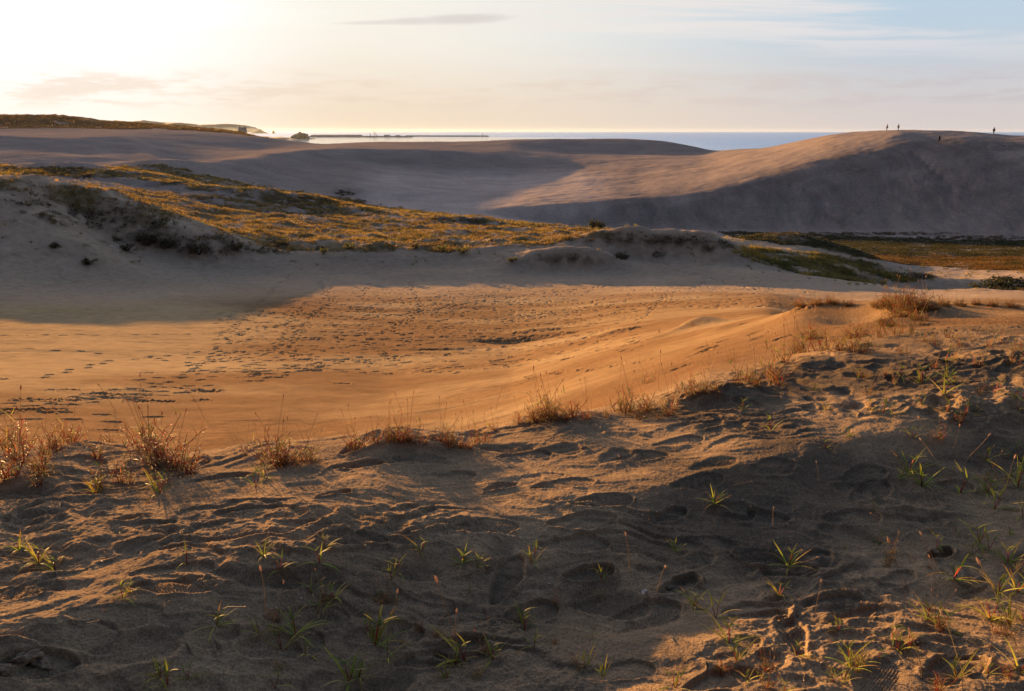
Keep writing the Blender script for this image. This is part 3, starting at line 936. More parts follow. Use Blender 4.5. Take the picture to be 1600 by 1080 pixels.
# ------------------------------------------------------------------ sea
def mat_basic(name, col, rough=0.85, noise=0.0, scale=5.0, spec=0.3, bump_=0.0):
    m = bpy.data.materials.new(name)
    m.use_nodes = True
    n, l = new_nodes(m.node_tree)
    out = mk(n, 'ShaderNodeOutputMaterial')
    b = mk(n, 'ShaderNodeBsdfPrincipled', i_Roughness=rough)
    b.inputs['Specular IOR Level'].default_value = spec
    tc = mk(n, 'ShaderNodeTexCoord')
    nz = mk(n, 'ShaderNodeTexNoise', i_Scale=scale, i_Detail=5.0)
    l.new(tc.outputs['Object'], nz.inputs[0])
    mx = mk(n, 'ShaderNodeMix', data_type='RGBA')
    l.new(nz.outputs[0], mx.inputs[0])
    mx.inputs[6].default_value = tuple(c * (1 - noise) for c in col) + (1,)
    mx.inputs[7].default_value = tuple(min(c * (1 + noise), 1) for c in col) + (1,)
    l.new(mx.outputs[2], b.inputs['Base Color'])
    if bump_:
        bp = mk(n, 'ShaderNodeBump', i_Strength=0.6, i_Distance=bump_)
        l.new(nz.outputs[0], bp.inputs['Height'])
        l.new(bp.outputs[0], b.inputs['Normal'])
    l.new(b.outputs[0], out.inputs[0])
    return m


def mat_sea():
    m = bpy.data.materials.new('sea_water')
    m.use_nodes = True
    n, l = new_nodes(m.node_tree)
    out = mk(n, 'ShaderNodeOutputMaterial')
    b = mk(n, 'ShaderNodeBsdfPrincipled', i_Roughness=0.12)
    b.inputs['Base Color'].default_value = (0.05, 0.19, 0.40, 1)
    geo = mk(n, 'ShaderNodeNewGeometry')
    sep = mk(n, 'ShaderNodeSeparateXYZ')
    l.new(geo.outputs['Position'], sep.inputs[0])
    # open sea is choppy, the water behind the breakwaters is calm
    mr = mk(n, 'ShaderNodeMapRange', interpolation_type='SMOOTHSTEP')
    mr.inputs['From Min'].default_value = 5600
    mr.inputs['From Max'].default_value = 6600
    l.new(sep.outputs['Y'], mr.inputs['Value'])
    mr2 = mk(n, 'ShaderNodeMapRange', interpolation_type='SMOOTHSTEP')
    mr2.inputs['From Min'].default_value = -300
    mr2.inputs['From Max'].default_value = 900
    l.new(sep.outputs['X'], mr2.inputs['Value'])
    mxm = mk(n, 'ShaderNodeMath', operation='MAXIMUM')
    l.new(mr.outputs[0], mxm.inputs[0])
    l.new(mr2.outputs[0], mxm.inputs[1])
    mp = mk(n, 'ShaderNodeMapping')
    mp.inputs['Scale'].default_value = (0.012, 0.03, 1)
    l.new(geo.outputs['Position'], mp.inputs[0])
    nz = mk(n, 'ShaderNodeTexNoise', i_Scale=1.0, i_Detail=6.0, i_Roughness=0.6)
    l.new(mp.outputs[0], nz.inputs[0])
    dist = mk(n, 'ShaderNodeMath', operation='MULTIPLY')
    l.new(mxm.outputs[0], dist.inputs[0])
    dist.inputs[1].default_value = 0.2
    add = mk(n, 'ShaderNodeMath', operation='ADD')
    l.new(dist.outputs[0], add.inputs[0])
    add.inputs[1].default_value = 0.08
    l.new(add.outputs[0], b.inputs['Roughness'])
    bp = mk(n, 'ShaderNodeBump', i_Distance=3.0)
    l.new(mxm.outputs[0], bp.inputs['Strength'])
    l.new(nz.outputs[0], bp.inputs['Height'])
    l.new(bp.outputs[0], b.inputs['Normal'])
    l.new(b.outputs[0], out.inputs[0])
    return m


sr = np.concatenate([[200], np.geomspace(500, 30000, 24)])
sa = np.linspace(0, 2 * math.pi, 97)[:-1]
co = [(r * math.sin(a), r * math.cos(a), SEA) for r in sr for a in sa]
q = [[i * 96 + j, (i + 1) * 96 + j, (i + 1) * 96 + (j + 1) % 96, i * 96 + (j + 1) % 96] for i in range(len(sr) - 1) for j in range(96)]
sea = tagset(link('sea', fast_mesh('sea', np.array(co), np.array(q)[:, ::-1]), mat_sea()), kind='structure')


def at(u, v, r):
    d, sl = pix_dir(u, v)
    k_ = r / math.hypot(d[0], d[1])
    return Vector((d[0] * k_, d[1] * k_, EYE + r * sl))


# low wooded coast, the far cape and islets
def ridge_mesh(name, prof, r, depth, base, mat, seed, rough):
    """a long hill: prof is (u, height above base in metres)"""
    us = np.linspace(prof[0][0], prof[-1][0], 140)
    hs = np.interp(us, [p[0] for p in prof], [p[1] for p in prof])
    rows_ = 13
    co_ = []
    for i in range(rows_):
        s = i / (rows_ - 1) * 2 - 1
        for u_, h_ in zip(us, hs):
            d, _ = pix_dir(u_, 206)
            rr = r + s * depth / 2
            k_ = rr / math.hypot(d[0], d[1])
            x, y = d[0] * k_, d[1] * k_
            e_ = max(1 - s * s, 0) ** 0.6
            nz_ = float(fbm(np.array([x / rough]), np.array([y / rough]), 4, seed)[0])
            co_.append((x, y, base - 2 + (h_ + 2) * e_ * (1 + 0.35 * nz_)))
    N = len(us)
    q_ = [[i * N + j, i * N + j + 1, (i + 1) * N + j + 1, (i + 1) * N + j] for i in range(rows_ - 1) for j in range(N - 1)]
    return link(name, fast_mesh(name, np.array(co_), np.array(q_)), mat)


M_WOOD = mat_basic('far_woods', (0.055, 0.06, 0.035), 1.0, 0.5, 0.03)
tagset(ridge_mesh('coast', [(150, 4), (380, 14), (400, 8), (415, 14), (425, 8), (440, 12), (452, 6), (465, 5), (482, 4), (492, 2)], 5000, 420, SEA, M_WOOD, 5, 40.0), kind='structure')
tagset(ridge_mesh('headland_hill', [(449, 0), (455, 16), (462, 28), (468, 36), (474, 30), (481, 26), (482.5, 6), (485, 0)], 4950, 150, SEA, M_WOOD, 9, 14.0), kind='structure')
tagset(ridge_mesh('far_cape', [(180, 300), (260, 250), (330, 215), (375, 180), (400, 120), (412, 0)], 24000, 3000, SEA, M_WOOD, 15, 900.0), kind='structure')
tagset(ridge_mesh('rocky_islet', [(388, 0), (394, 14), (398, 30), (402, 52), (405, 66), (408, 58), (412, 34), (417, 12), (421, 0)], 15000, 250, SEA, M_WOOD, 19, 90.0), kind='structure')
tagset(ridge_mesh('small_rocky_islet', [(424.5, 0), (426, 45), (428, 55), (430, 0)], 15000, 120, SEA, M_WOOD, 23, 60.0), kind='structure')

M_CONC = mat_basic('weathered_concrete', (0.30, 0.28, 0.26), 0.9, 0.15, 0.05)
M_PALE = mat_basic('pale_paint', (0.62, 0.60, 0.56), 0.7, 0.05, 0.2)
M_DARKM = mat_basic('dark_steel', (0.10, 0.10, 0.11), 0.6, 0.1, 0.2)
M_GLASS = mat_basic('window_dark', (0.05, 0.06, 0.08), 0.2, 0.1, 0.5)


def bm_box(bm, cx, cy, cz, sx, sy, sz, rz=0.0):
    M = Matrix.Translation((cx, cy, cz)) @ Matrix.Rotation(rz, 4, 'Z') @ Matrix.Diagonal((sx, sy, sz, 1))
    return bmesh.ops.create_cube(bm, size=1, matrix=M)['verts']


def bm_cyl(bm, p0, p1, r0, r1, seg=8):
    p0, p1 = Vector(p0), Vector(p1)
    d = p1 - p0
    rot = d.to_track_quat('Z', 'Y').to_matrix().to_4x4()
    M = Matrix.Translation((p0 + p1) / 2) @ rot
    bmesh.ops.create_cone(bm, cap_ends=True, segments=seg, radius1=r0, radius2=r1, depth=d.length, matrix=M)


def bm_obj(name, bm, mat, parent=None, smooth=False):
    me = bpy.data.meshes.new(name)
    bm.to_mesh(me)
    bm.free()
    if smooth:
        for p in me.polygons:
            p.use_smooth = True
    return link(name, me, mat, parent)


def empty(name, loc, label=None, cat=None, group=None, rz=0.0):
    o = bpy.data.objects.new(name, None)
    o.empty_display_size = 0.1
    sc.collection.objects.link(o)
    o.location = loc
    o.rotation_euler = (0, 0, rz)
    return tagset(o, label, cat, group)


def breakwater(pa, pb, width, height, label):
    """a stepped concrete mole between two points on the water"""
    a, b = at(*pa), at(*pb)
    a.z = b.z = SEA
    mid, d = (a + b) / 2, (b - a)
    root = empty('breakwater', mid, label, 'breakwater', None, math.atan2(d.y, d.x))
    L = d.length
    bm = bmesh.new()
    v = bm_box(bm, 0, 0, height * 0.3, L, width, height * 0.9)
    for w_ in v:
        if w_.co.z > height * 0.3:
            w_.co.y *= 0.62
            w_.co.x *= 0.995
    bm_obj('base', bm, M_CONC, root)
    bm = bmesh.new()
    n_ = max(int(L / 60), 3)
    for i in range(n_):
        bm_box(bm, -L / 2 + (i + 0.5) * L / n_ * 0.985, width * 0.12, height * 0.75 + 1.6, L / n_ * 0.96, width * 0.22, 3.4 + (i % 3) * 0.5)
    bm_obj('parapet', bm, M_CONC, root)
    return root


breakwater((478, 214, 6250), (646, 214, 6150), 34, 8, 'dark low breakwater nearest the shore, running from the wooded headland')
breakwater((640, 212, 6700), (764, 213, 6500), 30, 9, 'long breakwater farthest right, ending at the white harbour light')
breakwater((486, 211.5, 7400), (566, 211.5, 7300), 40, 12, 'faint pale breakwater lying behind the near one, left of the cranes')


def lighthouse():
    p = at(754, 213, 6520)
    p.z = SEA + 7
    root = empty('harbour_light', p, 'small pale harbour light tower on the end of the long breakwater', 'lighthouse')
    bm = bmesh.new(); bm_cyl(bm, (0, 0, 0), (0, 0, 15), 2.6, 1.9, 16); bm_obj('tower', bm, M_PALE, root)
    bm = bmesh.new(); bm_cyl(bm, (0, 0, 15), (0, 0, 15.8), 3.0, 3.0, 16); bm_obj('gallery', bm, M_PALE, root)
    bm = bmesh.new(); bm_cyl(bm, (0, 0, 15.8), (0, 0, 18.6), 1.5, 1.5, 12); bm_cyl(bm, (0, 0, 18.6), (0, 0, 20.2), 1.8, 0.2, 12); bm_obj('lantern', bm, M_DARKM, root)
    bm = bmesh.new(); bm_box(bm, 0, 0, 0.9, 8, 8, 1.8); bm_obj('plinth', bm, M_CONC, root)


def crane(u, h, rake, label):
    p = at(u, 214, 6200)
    p.z = SEA + 4
    root = empty('harbour_crane', p, label, 'crane', 'cranes on the near breakwater', math.radians(-20))
    bm = bmesh.new(); bm_box(bm, 0, 0, 5, 9, 8, 4); bm_box(bm, 0, 0, 1.5, 12, 9, 3); bm_obj('crane_body', bm, M_DARKM, root)
    bm = bmesh.new()
    tip = Vector((-rake * h, 0, h))
    for sx, sy in ((-1, -1), (1, -1), (-1, 1), (1, 1)):
        bm_cyl(bm, (sx * 1.6, sy * 1.6, 6), tip + Vector((sx * 0.4, sy * 0.4, 0)), 0.5, 0.35, 5)
    for i in range(10):
        t0, t1 = i / 10, (i + 1) / 10
        a_ = Vector((1.6, -1.6, 6)).lerp(tip, t0)
        b_ = Vector((-1.6, -1.6, 6)).lerp(tip, t1)
        bm_cyl(bm, a_, b_, 0.25, 0.25, 4)
    bm_obj('boom', bm, M_DARKM, root)
    bm = bmesh.new(); bm_cyl(bm, tip, (tip.x, tip.y, h * 0.35), 0.2, 0.2, 4); bm_box(bm, tip.x, tip.y, h * 0.33, 1.6, 1.6, 2.2); bm_obj('hook_line', bm, M_DARKM, root)


lighthouse()
crane(589, 50, 0.62, 'tall raking harbour crane, rightmost of the three')
crane(579, 30, 0.15, 'short upright harbour crane, leftmost of the three')
crane(585, 34, 0.1, 'middle harbour crane between the tall one and the short one')


def shed(u, r, w, d, h, label):
    p = at(u, 214, r)
    p.z = SEA + 5
    root = empty('harbour_shed', p, label, 'shed', 'sheds on the breakwater', math.radians(-12))
    bm = bmesh.new(); bm_box(bm, 0, 0, h / 2, w, d, h); bm_obj('wall', bm, M_PALE, root)
    bm = bmesh.new()
    for s in (-1, 1):
        M = Matrix.Translation((0, s * d * 0.26, h + d * 0.08)) @ Matrix.Rotation(-s * 0.32, 4, 'X') @ Matrix.Diagonal((w * 1.04, d * 0.56, 0.5, 1))
        bmesh.ops.create_cube(bm, size=1, matrix=M)
    bm_obj('roof', bm, M_CONC, root)
    bm = bmesh.new(); bm_box(bm, 0, -d / 2 - 0.1, h * 0.35, w * 0.2, 0.3, h * 0.7); bm_obj('door', bm, M_DARKM, root)


shed(605, 6300, 46, 18, 9, 'long pale harbour shed standing just right of the cranes')
shed(622, 6320, 34, 18, 7, 'pale harbour shed in the middle of the row')
shed(637, 6300, 26, 16, 6, 'smallest pale harbour shed, at the tip of the near breakwater')


def hotel():
    p = at(379, 206, 3400)
    p.z = SEA
    root = empty('block_building', p, 'pale block building with a notched roof rising behind the wooded hill', 'building', None, math.radians(18))
    w, d, h = 32, 20, 58.5
    bm = bmesh.new(); bm_box(bm, 0, 0, h / 2, w, d, h); bm_obj('wall', bm, M_CONC, root)
    bm = bmesh.new(); bm_box(bm, -w * 0.36, 0, h + 1.6, 5, 8, 3.2); bm_obj('roof_tower', bm, M_CONC, root)
    bm = bmesh.new(); bm_box(bm, w * 0.36, 0, h + 1.8, 5, 8, 3.6); bm_obj('roof_tower', bm, M_CONC, root)
    for f in range(14):
        for i in range(7):
            bm = bmesh.new()
            bm_box(bm, -w / 2 + (i + 0.5) * w / 7, -d / 2 - 0.05, 4 + f * 3.9, w / 7 * 0.6, 0.3, 1.9)
            bm_obj('window', bm, M_GLASS, root)


hotel()
p = at(468, 207, 4950)
p.z = SEA + 33
root = empty('lattice_mast', p, 'thin mast standing on top of the wooded headland hill', 'mast')
bm = bmesh.new()
for sx, sy in ((-1, -1), (1, -1), (-1, 1), (1, 1)):
    bm_cyl(bm, (sx * 1.8, sy * 1.8, 0), (sx * 0.4, sy * 0.4, 14), 0.4, 0.3, 5)
for i in range(6):
    bm_box(bm, 0, 0, 1 + i * 2.2, 3.4 - i * 0.45, 3.4 - i * 0.45, 0.35)
bm_obj('frame', bm, M_DARKM, root)
bm = bmesh.new(); bm_cyl(bm, (0, 0, 14), (0, 0, 19), 0.3, 0.15, 6); bm_obj('antenna', bm, M_DARKM, root)


# ------------------------------------------------------------------ plants
def mat_leaf(name, trans=0.45, rough=0.6, attr=True, col=(0.1, 0.08, 0.03)):
    m = bpy.data.materials.new(name)
    m.use_nodes = True
    n, l = new_nodes(m.node_tree)
    out = mk(n, 'ShaderNodeOutputMaterial')
    d = mk(n, 'ShaderNodeBsdfPrincipled', i_Roughness=rough)
    d.inputs['Specular IOR Level'].default_value = 0.25
    t = mk(n, 'ShaderNodeBsdfTranslucent')
    mix = mk(n, 'ShaderNodeMixShader', i_0=trans)
    if attr:
        at_ = mk(n, 'ShaderNodeAttribute', attribute_name='tint')
        info = mk(n, 'ShaderNodeObjectInfo')
        hs = mk(n, 'ShaderNodeHueSaturation')
        mr = mk(n, 'ShaderNodeMapRange')
        mr.inputs['To Min'].default_value = 0.75
        mr.inputs['To Max'].default_value = 1.25
        l.new(info.outputs['Random'], mr.inputs['Value'])
        l.new(mr.outputs[0], hs.inputs['Value'])
        l.new(at_.outputs['Color'], hs.inputs['Color'])
        l.new(hs.outputs[0], d.inputs['Base Color'])
        l.new(hs.outputs[0], t.inputs['Color'])
    else:
        d.inputs['Base Color'].default_value = col + (1,)
        t.inputs['Color'].default_value = col + (1,)
    l.new(d.outputs[0], mix.inputs[1])
    l.new(t.outputs[0], mix.inputs[2])
    l.new(mix.outputs[0], out.inputs[0])
    return m


M_BLADE = mat_leaf('dune_grass_blades', 0.55)
M_LEAF = mat_leaf('leaf_blades', 0.5)
M_STEM = mat_leaf('plant_stems', 0.25)


def blades(name, px, py, pz, h, w, lean, phi, col, mat, parent=None):
    """many curved grass blades in one mesh; all arguments are arrays"""
    n = len(px)
    sx, sy = -np.sin(phi + rng.uniform(-1, 1, n)), np.cos(phi + rng.uniform(-1, 1, n))
    dx, dy = np.cos(phi), np.sin(phi)
    out = np.zeros((n, 5, 3))
    for k_, (t, wd) in enumerate(((0.0, 1.0), (0.0, -1.0), (0.55, 0.75), (0.55, -0.75), (1.0, 0.0))):
        hor = lean * h * (t * 0.45 + 0.55 * t * t)
        ver = h * (t - 0.30 * lean * t * t)
        out[:, k_, 0] = px + dx * hor + sx * w * 0.5 * wd
        out[:, k_, 1] = py + dy * hor + sy * w * 0.5 * wd
        out[:, k_, 2] = pz + ver
    b = np.arange(n)[:, None] * 5
    qd = b + np.array([[0, 1, 3, 2]])
    tr = b + np.array([[2, 3, 4]])
    me = fast_mesh(name, out.reshape(-1, 3), qd, tr, smooth=True)
    ca = me.color_attributes.new('tint', 'FLOAT_COLOR', 'POINT')
    cc = np.ones((n, 5, 4), dtype=np.float32)
    cc[:, :, :3] = col[:, None, :]
    cc[:, 0:2, :3] *= 0.8
    ca.data.foreach_set('color', cc.ravel())
    return link(name, me, mat, parent)


def scatter(mask, n, keep):
    """random places inside a mask of ground vertices, even per square metre"""
    ii, jj = np.nonzero(mask[:-1, :-1])
    area = R[ii] * (R[ii + 1] - R[ii]) * (AZR[(jj + 1) % NA] - AZR[jj])
    area = np.clip(area, 0, None)
    pk = rng.choice(len(ii), size=n, p=area / area.sum())
    i, j = ii[pk], jj[pk]
    t, s = rng.random(n), rng.random(n)
    r = R[i] + t * (R[i + 1] - R[i])
    a = AZR[j] + s * (AZR[(j + 1) % NA] - AZR[j])
    z = (Z[i, j] * (1 - s) + Z[i, (j + 1) % NA] * s) * (1 - t) + (Z[i + 1, j] * (1 - s) + Z[i + 1, (j + 1) % NA] * s) * t
    x, y = r * np.sin(a), r * np.cos(a)
    k_ = rng.random(n) < keep(x, y)
    return x[k_], y[k_], z[k_]


def grass_cover(name, mask, n, per, hgt, wid, cols, seed, thr, lo=0.15):
    cx, cy, cz = scatter(mask, n, lambda x, y: np.clip(sstep(fbm(x / 3.5, y / 3.5, 4, seed), thr - 0.25, thr + 0.25), lo, 1))
    m = len(cx)
    sz = rng.uniform(0.6, 1.25, m) * (1 + 0.5 * fbm(cx / 9, cy / 9, 2, seed + 5))
    tone = fbm(cx / 6, cy / 6, 3, seed + 9)
    cols = np.array(cols)
    ck = np.clip(((tone + 0.55) / 1.1 + rng.normal(0, 0.18, m)) * len(cols), 0, len(cols) - 1).astype(int)
    base = cols[ck] * rng.uniform(0.8, 1.2, (m, 1))
    rep = lambda a: np.repeat(a, per, axis=0)
    N = m * per
    ph = rng.uniform(0, 2 * math.pi, N)
    rr = rng.uniform(0, 1, N) * wid * 6 * rep(sz)
    o = blades(name, rep(cx) + np.cos(ph) * rr, rep(cy) + np.sin(ph) * rr, rep(cz) - 0.03,
               hgt * rep(sz) * rng.uniform(0.6, 1.1, N), wid * rng.uniform(0.7, 1.3, N), rng.uniform(0.15, 1.0, N), ph,
               rep(base) * rng.uniform(0.85, 1.15, (N, 1)), M_BLADE)
    return tagset(o, kind='stuff')


gold = [(0.16, 0.12, 0.025), (0.32, 0.21, 0.04), (0.42, 0.27, 0.05), (0.36, 0.26, 0.05), (0.24, 0.20, 0.035)]
olive = [(0.08, 0.065, 0.02), (0.15, 0.11, 0.03), (0.25, 0.155, 0.04), (0.31, 0.185, 0.05), (0.20, 0.145, 0.04), (0.11, 0.10, 0.025)]
green = [(0.07, 0.075, 0.02), (0.11, 0.10, 0.022), (0.17, 0.13, 0.03), (0.12, 0.11, 0.025)]
rust = [(0.20, 0.12, 0.03), (0.26, 0.14, 0.03), (0.13, 0.10, 0.025), (0.08, 0.075, 0.02)]
o = grass_cover('dune_grass', V1 & (R[:, None] > 84), 60000, 9, 0.42, 0.042, olive, 401, 0.0, 0.03)
tagset(o, 'golden dune grass covering the low hummocks left of centre', 'grass')
o = grass_cover('dune_grass', V2, 26000, 8, 0.5, 0.055, gold[:3] + green[:2], 411, -0.05)
tagset(o, 'dark golden grass band along the foot of the far dunes, left', 'grass')
V3_shadow = V3 & (PV + 0.03 * (1600 - PU) < 405 + 10 * fbm(X / 12, Y / 6, 3, 425))  # far part of the field, coloured dark for the dune's cast shadow
o = grass_cover('marsh_grass', V3 & ~V3_shadow, 15000, 6, 0.28, 0.07, [(0.16, 0.08, 0.02), (0.11, 0.065, 0.018), (0.20, 0.11, 0.025), (0.07, 0.055, 0.015)], 427, -0.4, 0.5)
tagset(o, 'rusty orange strip of marsh grass nearer than the shadow-toned field, right', 'grass')
o = grass_cover('marsh_grass', V3_shadow, 22000, 6, 0.28, 0.07, [(0.030, 0.032, 0.011), (0.040, 0.040, 0.012), (0.055, 0.046, 0.014)], 421, -0.4, 0.5)
tagset(o, 'flat green grass field below the big dune, dune shadow painted in, right', 'grass')
o = grass_cover('dune_grass', V4, 7000, 9, 0.42, 0.045, green + gold[1:2], 431, 0.0, 0.06)
tagset(o, 'green grass growing on the sandy knoll slope right of centre', 'grass')
o = grass_cover('hill_scrub', V5, 40000, 6, 0.7, 0.22, [(0.07, 0.045, 0.016), (0.095, 0.06, 0.02), (0.055, 0.045, 0.018)], 441, -0.5, 0.7)
tagset(o, 'low brown scrub covering the long hill at the left skyline', 'scrub')
DKM = (dk > 0.3) & (R[:, None] > 85) & (SEG < 12.4)
o = grass_cover('bank_scrub', DKM, 14000, 9, 0.36, 0.045, [(0.05, 0.04, 0.02), (0.08, 0.06, 0.025), (0.12, 0.08, 0.03)], 451, -0.3, 0.5)
tagset(o, 'dark dry scrub on the sand banks of the middle distance', 'scrub')
# thin scatter of grass tufts on bare sand in the middle distance
SPM = (SEG > 8.3) & (SEG < 11.5) & (~V1) & (~V2) & (~V3) & (~behind) & (PU > -200) & (PU < 1700)
o = grass_cover('sparse_grass', SPM, 2600, 12, 0.34, 0.04, gold[:2] + green, 461, 0.05, 0.02)
tagset(o, 'sparse grass tufts on the bare sand between the hummocks', 'grass')


# near plants: small meshes with stems, leaves and seed heads
class MB:
    def __init__(self):
        self.v, self.f, self.c = [], [], []

    def tube(self, pts, r0, r1, col, seg=3):
        b = len(self.v)
        n = len(pts)
        for i, p in enumerate(pts):
            d = (pts[min(i + 1, n - 1)] - pts[max(i - 1, 0)]).normalized()
            s = d.orthogonal().normalized()
            t = d.cross(s)
            r = r0 + (r1 - r0) * i / (n - 1)
            for k_ in range(seg):
                a = 2 * math.pi * k_ / seg
                self.v.append(p + s * math.cos(a) * r + t * math.sin(a) * r)
                self.c.append(col)
        for i in range(n - 1):
            for k_ in range(seg):
                k2 = (k_ + 1) % seg
                self.f.append((b + i * seg + k_, b + i * seg + k2, b + (i + 1) * seg + k2, b + (i + 1) * seg + k_))

    def blade(self, p, d, up, L, w, droop, col, tipcol=None, n=4):
        """a folded leaf: two halves along a curved midrib"""
        b = len(self.v)
        d = d.normalized()
        side = d.cross(up).normalized() if d.cross(up).length > 0.05 else Vector((1, 0, 0))
        q = p.copy()
        for i in range(n + 1):
            t = i / n
            ww = w * 0.5 * (1 - t) ** 0.55 * (0.55 + 0.9 * min(t * 4, 1) * 0.5)
            if i == n:
                ww = w * 0.02
            nrm = side.cross(d).normalized()
            c = col if not tipcol else tuple(a + (b_ - a) * t for a, b_ in zip(col, tipcol))
            for s in (-1, 0, 1):
                self.v.append(q + side * s * ww + nrm * (abs(s) * ww * 0.35))
                self.c.append(c)
            d = (d + Vector((0, 0, -droop / n))).normalized()
            q = q + d * (L / n)
        for i in range(n):
            for s in (0, 1):
                a = b + i * 3 + s
                self.f.append((a, a + 1, a + 4, a + 3))

    def head(self, p, d, L, r, col):
        """fluffy seed head: a spindle with short bristles"""
        pts = [p + d * (L * t) for t in (0, 0.25, 0.6, 0.85, 1.0)]
        b = len(self.v)
        rad = (0.35, 1.0, 0.9, 0.5, 0.08)
        s = d.orthogonal().normalized()
        t_ = d.cross(s)
        for q, rr in zip(pts, rad):
            for k_ in range(5):
                a = 2 * math.pi * k_ / 5
                self.v.append(q + (s * math.cos(a) + t_ * math.sin(a)) * r * rr)
                self.c.append(col)
        for i in range(4):
            for k_ in range(5):
                k2 = (k_ + 1) % 5
                self.f.append((b + i * 5 + k_, b + i * 5 + k2, b + (i + 1) * 5 + k2, b + (i + 1) * 5 + k_))
        for k_ in range(14):
            a, t = random.uniform(0, 6.28), random.uniform(0.1, 0.95)
            o_ = s * math.cos(a) + t_ * math.sin(a)
            q = p + d * (L * t)
            b = len(self.v)
            e_ = q + (o_ * 1.9 + d * 1.6) * r
            self.v += [q - d * 0.0006, q + d * 0.0006, e_]
            self.c += [col] * 3
            self.f.append((b, b + 1, b + 2))

    def build(self, name, mat, parent):
        me = bpy.data.meshes.new(name)
        me.from_pydata([tuple(v) for v in self.v], [], self.f)
        ca = me.color_attributes.new('tint', 'FLOAT_COLOR', 'POINT')
        arr = np.ones((len(self.v), 4), dtype=np.float32)
        arr[:, :3] = np.array(self.c)
        ca.data.foreach_set('color', arr.ravel())
        for p in me.polygons:
            p.use_smooth = True
        return link(name, me, mat, parent)


def U(a, b):
    return random.uniform(a, b)


def vary(c, k_=0.2):
    f = 1 + U(-k_, k_)
    return tuple(max(x * f * (1 + U(-0.08, 0.08)), 0.005) for x in c)


RED, DRY, GRN, YEL, PINK = (0.32, 0.045, 0.018), (0.33, 0.21, 0.09), (0.09, 0.15, 0.015), (0.30, 0.28, 0.04), (0.34, 0.10, 0.06)


def make_clump(redness, nst, spread, stalks=2):
    """branching grass about 1 m high in its own units; scaled when placed"""
    root = empty('grass_clump', (0, 0, -50))
    st, lf = MB(), MB()
    for i in range(nst):
        a, r = U(0, 6.28), U(0, 0.22) * spread
        p = Vector((math.cos(a) * r, math.sin(a) * r, -0.06))
        lean = U(0.1, 0.9) * spread
        d = Vector((math.cos(a + U(-.6, .6)) * lean, math.sin(a + U(-.6, .6)) * lean, 1)).normalized()
        col = vary(RED if random.random() < redness else DRY, 0.3)
        pts = [p.copy()]
        nn = random.randint(3, 5)
        H = U(0.25, 1.0) * (1.1 - 0.45 * lean)
        for k_ in range(nn):
            d = (d + Vector((U(-.45, .45), U(-.45, .45), U(-.1, .25)))).normalized()
            p = p + d * (H / nn)
            pts.append(p.copy())
            for q in range(random.randint(1, 3)):
                aa = U(0, 6.28)
                ld = (d * 0.6 + Vector((math.cos(aa), math.sin(aa), U(0.0, 0.7)))).normalized()
                c0 = vary(random.choice([RED, RED, PINK, DRY]) if random.random() < redness else random.choice([GRN, YEL, DRY]), 0.3)
                c1 = vary(random.choice([YEL, DRY, GRN, RED]), 0.2)
                lf.blade(p.copy(), ld, Vector((0, 0, 1)), U(0.14, 0.34), U(0.018, 0.034), U(0.1, 1.3), c0, c1, 3)
        st.tube(pts, 0.011, 0.006, col)
    for i in range(stalks):
        a = U(0, 6.28)
        d = Vector((math.cos(a) * U(.05, .35), math.sin(a) * U(.05, .35), 1)).normalized()
        H = U(1.0, 1.5)
        pts = [d * (H * t) + Vector((0, 0, -0.05)) + Vector((math.cos(a), math.sin(a), 0)) * (0.1 * t * t) for t in (0, .3, .6, 1)]
        st.tube(pts, 0.006, 0.004, vary(DRY, 0.2))
        hd = MB()
        hd.head(pts[-1], (pts[-1] - pts[-2]).normalized(), 0.10, 0.014, vary((0.42, 0.27, 0.16), .1))
        hd.build('seed_head', M_LEAF, root)
    st.build('stems', M_STEM, root)
    lf.build('leaves', M_LEAF, root)
    return root


def make_sprig(n, green=True):
    root = empty('grass_sprig', (0, 0, -50))
    lf, st = MB(), MB()
    for i in range(n):
        a = U(0, 6.28)
        d = Vector((math.cos(a), math.sin(a), U(0.5, 1.6))).normalized()
        c0 = vary((0.17, 0.24, 0.025) if green else (0.38, 0.34, 0.05), 0.25)
        c1 = vary(random.choice([(0.34, 0.36, 0.04), (0.38, 0.34, 0.05), DRY, (0.36, 0.16, 0.04)]), 0.2)
        lf.blade(Vector((math.cos(a) * 0.03, math.sin(a) * 0.03, -0.04)), d, Vector((0, 0, 1)), U(0.7, 1.25), U(0.055, 0.10), U(0.3, 1.5), c0, c1, 6)
    for i in range(2):
        a = U(0, 6.28)
        d = Vector((math.cos(a) * .3, math.sin(a) * .3, 1)).normalized()
        pts = [d * t + Vector((0, 0, -0.05)) for t in (0, .25, .5)]
        st.tube(pts, 0.016, 0.010, vary(RED, .2))
        for q in range(2):
            aa = U(0, 6.28)
            lf.blade(pts[-1], (d + Vector((math.cos(aa), math.sin(aa), 0.2))).normalized(), Vector((0, 0, 1)), U(0.35, 0.6), 0.06, U(.2, 1.2), vary(GRN, .2), vary(YEL, .2), 5)
    lf.build('leaves', M_LEAF, root)
    st.build('stems', M_STEM, root)
    return root


def make_stalk(lean, bend, pink):
    root = empty('seed_stalk', (0, 0, -50))
    st, hd = MB(), MB()
    d = Vector((lean, 0, 1)).normalized()
    pts = []
    for i in range(7):
        t = i / 6
        pts.append(d * t + Vector((bend * t * t, 0.03 * math.sin(t * 5), -0.02 - 0.25 * bend * t * t)))
    st.tube(pts, 0.0062, 0.0042, vary((0.24, 0.13, 0.08) if pink else DRY, .15), 4)
    hd.head(pts[-1] - (pts[-1] - pts[-2]).normalized() * 0.01, (pts[-1] - pts[-2]).normalized(), 0.10, 0.018, (0.52, 0.36, 0.24))
    st.build('stem', M_STEM, root)
    hd.build('seed_head', M_LEAF, root)
    return root


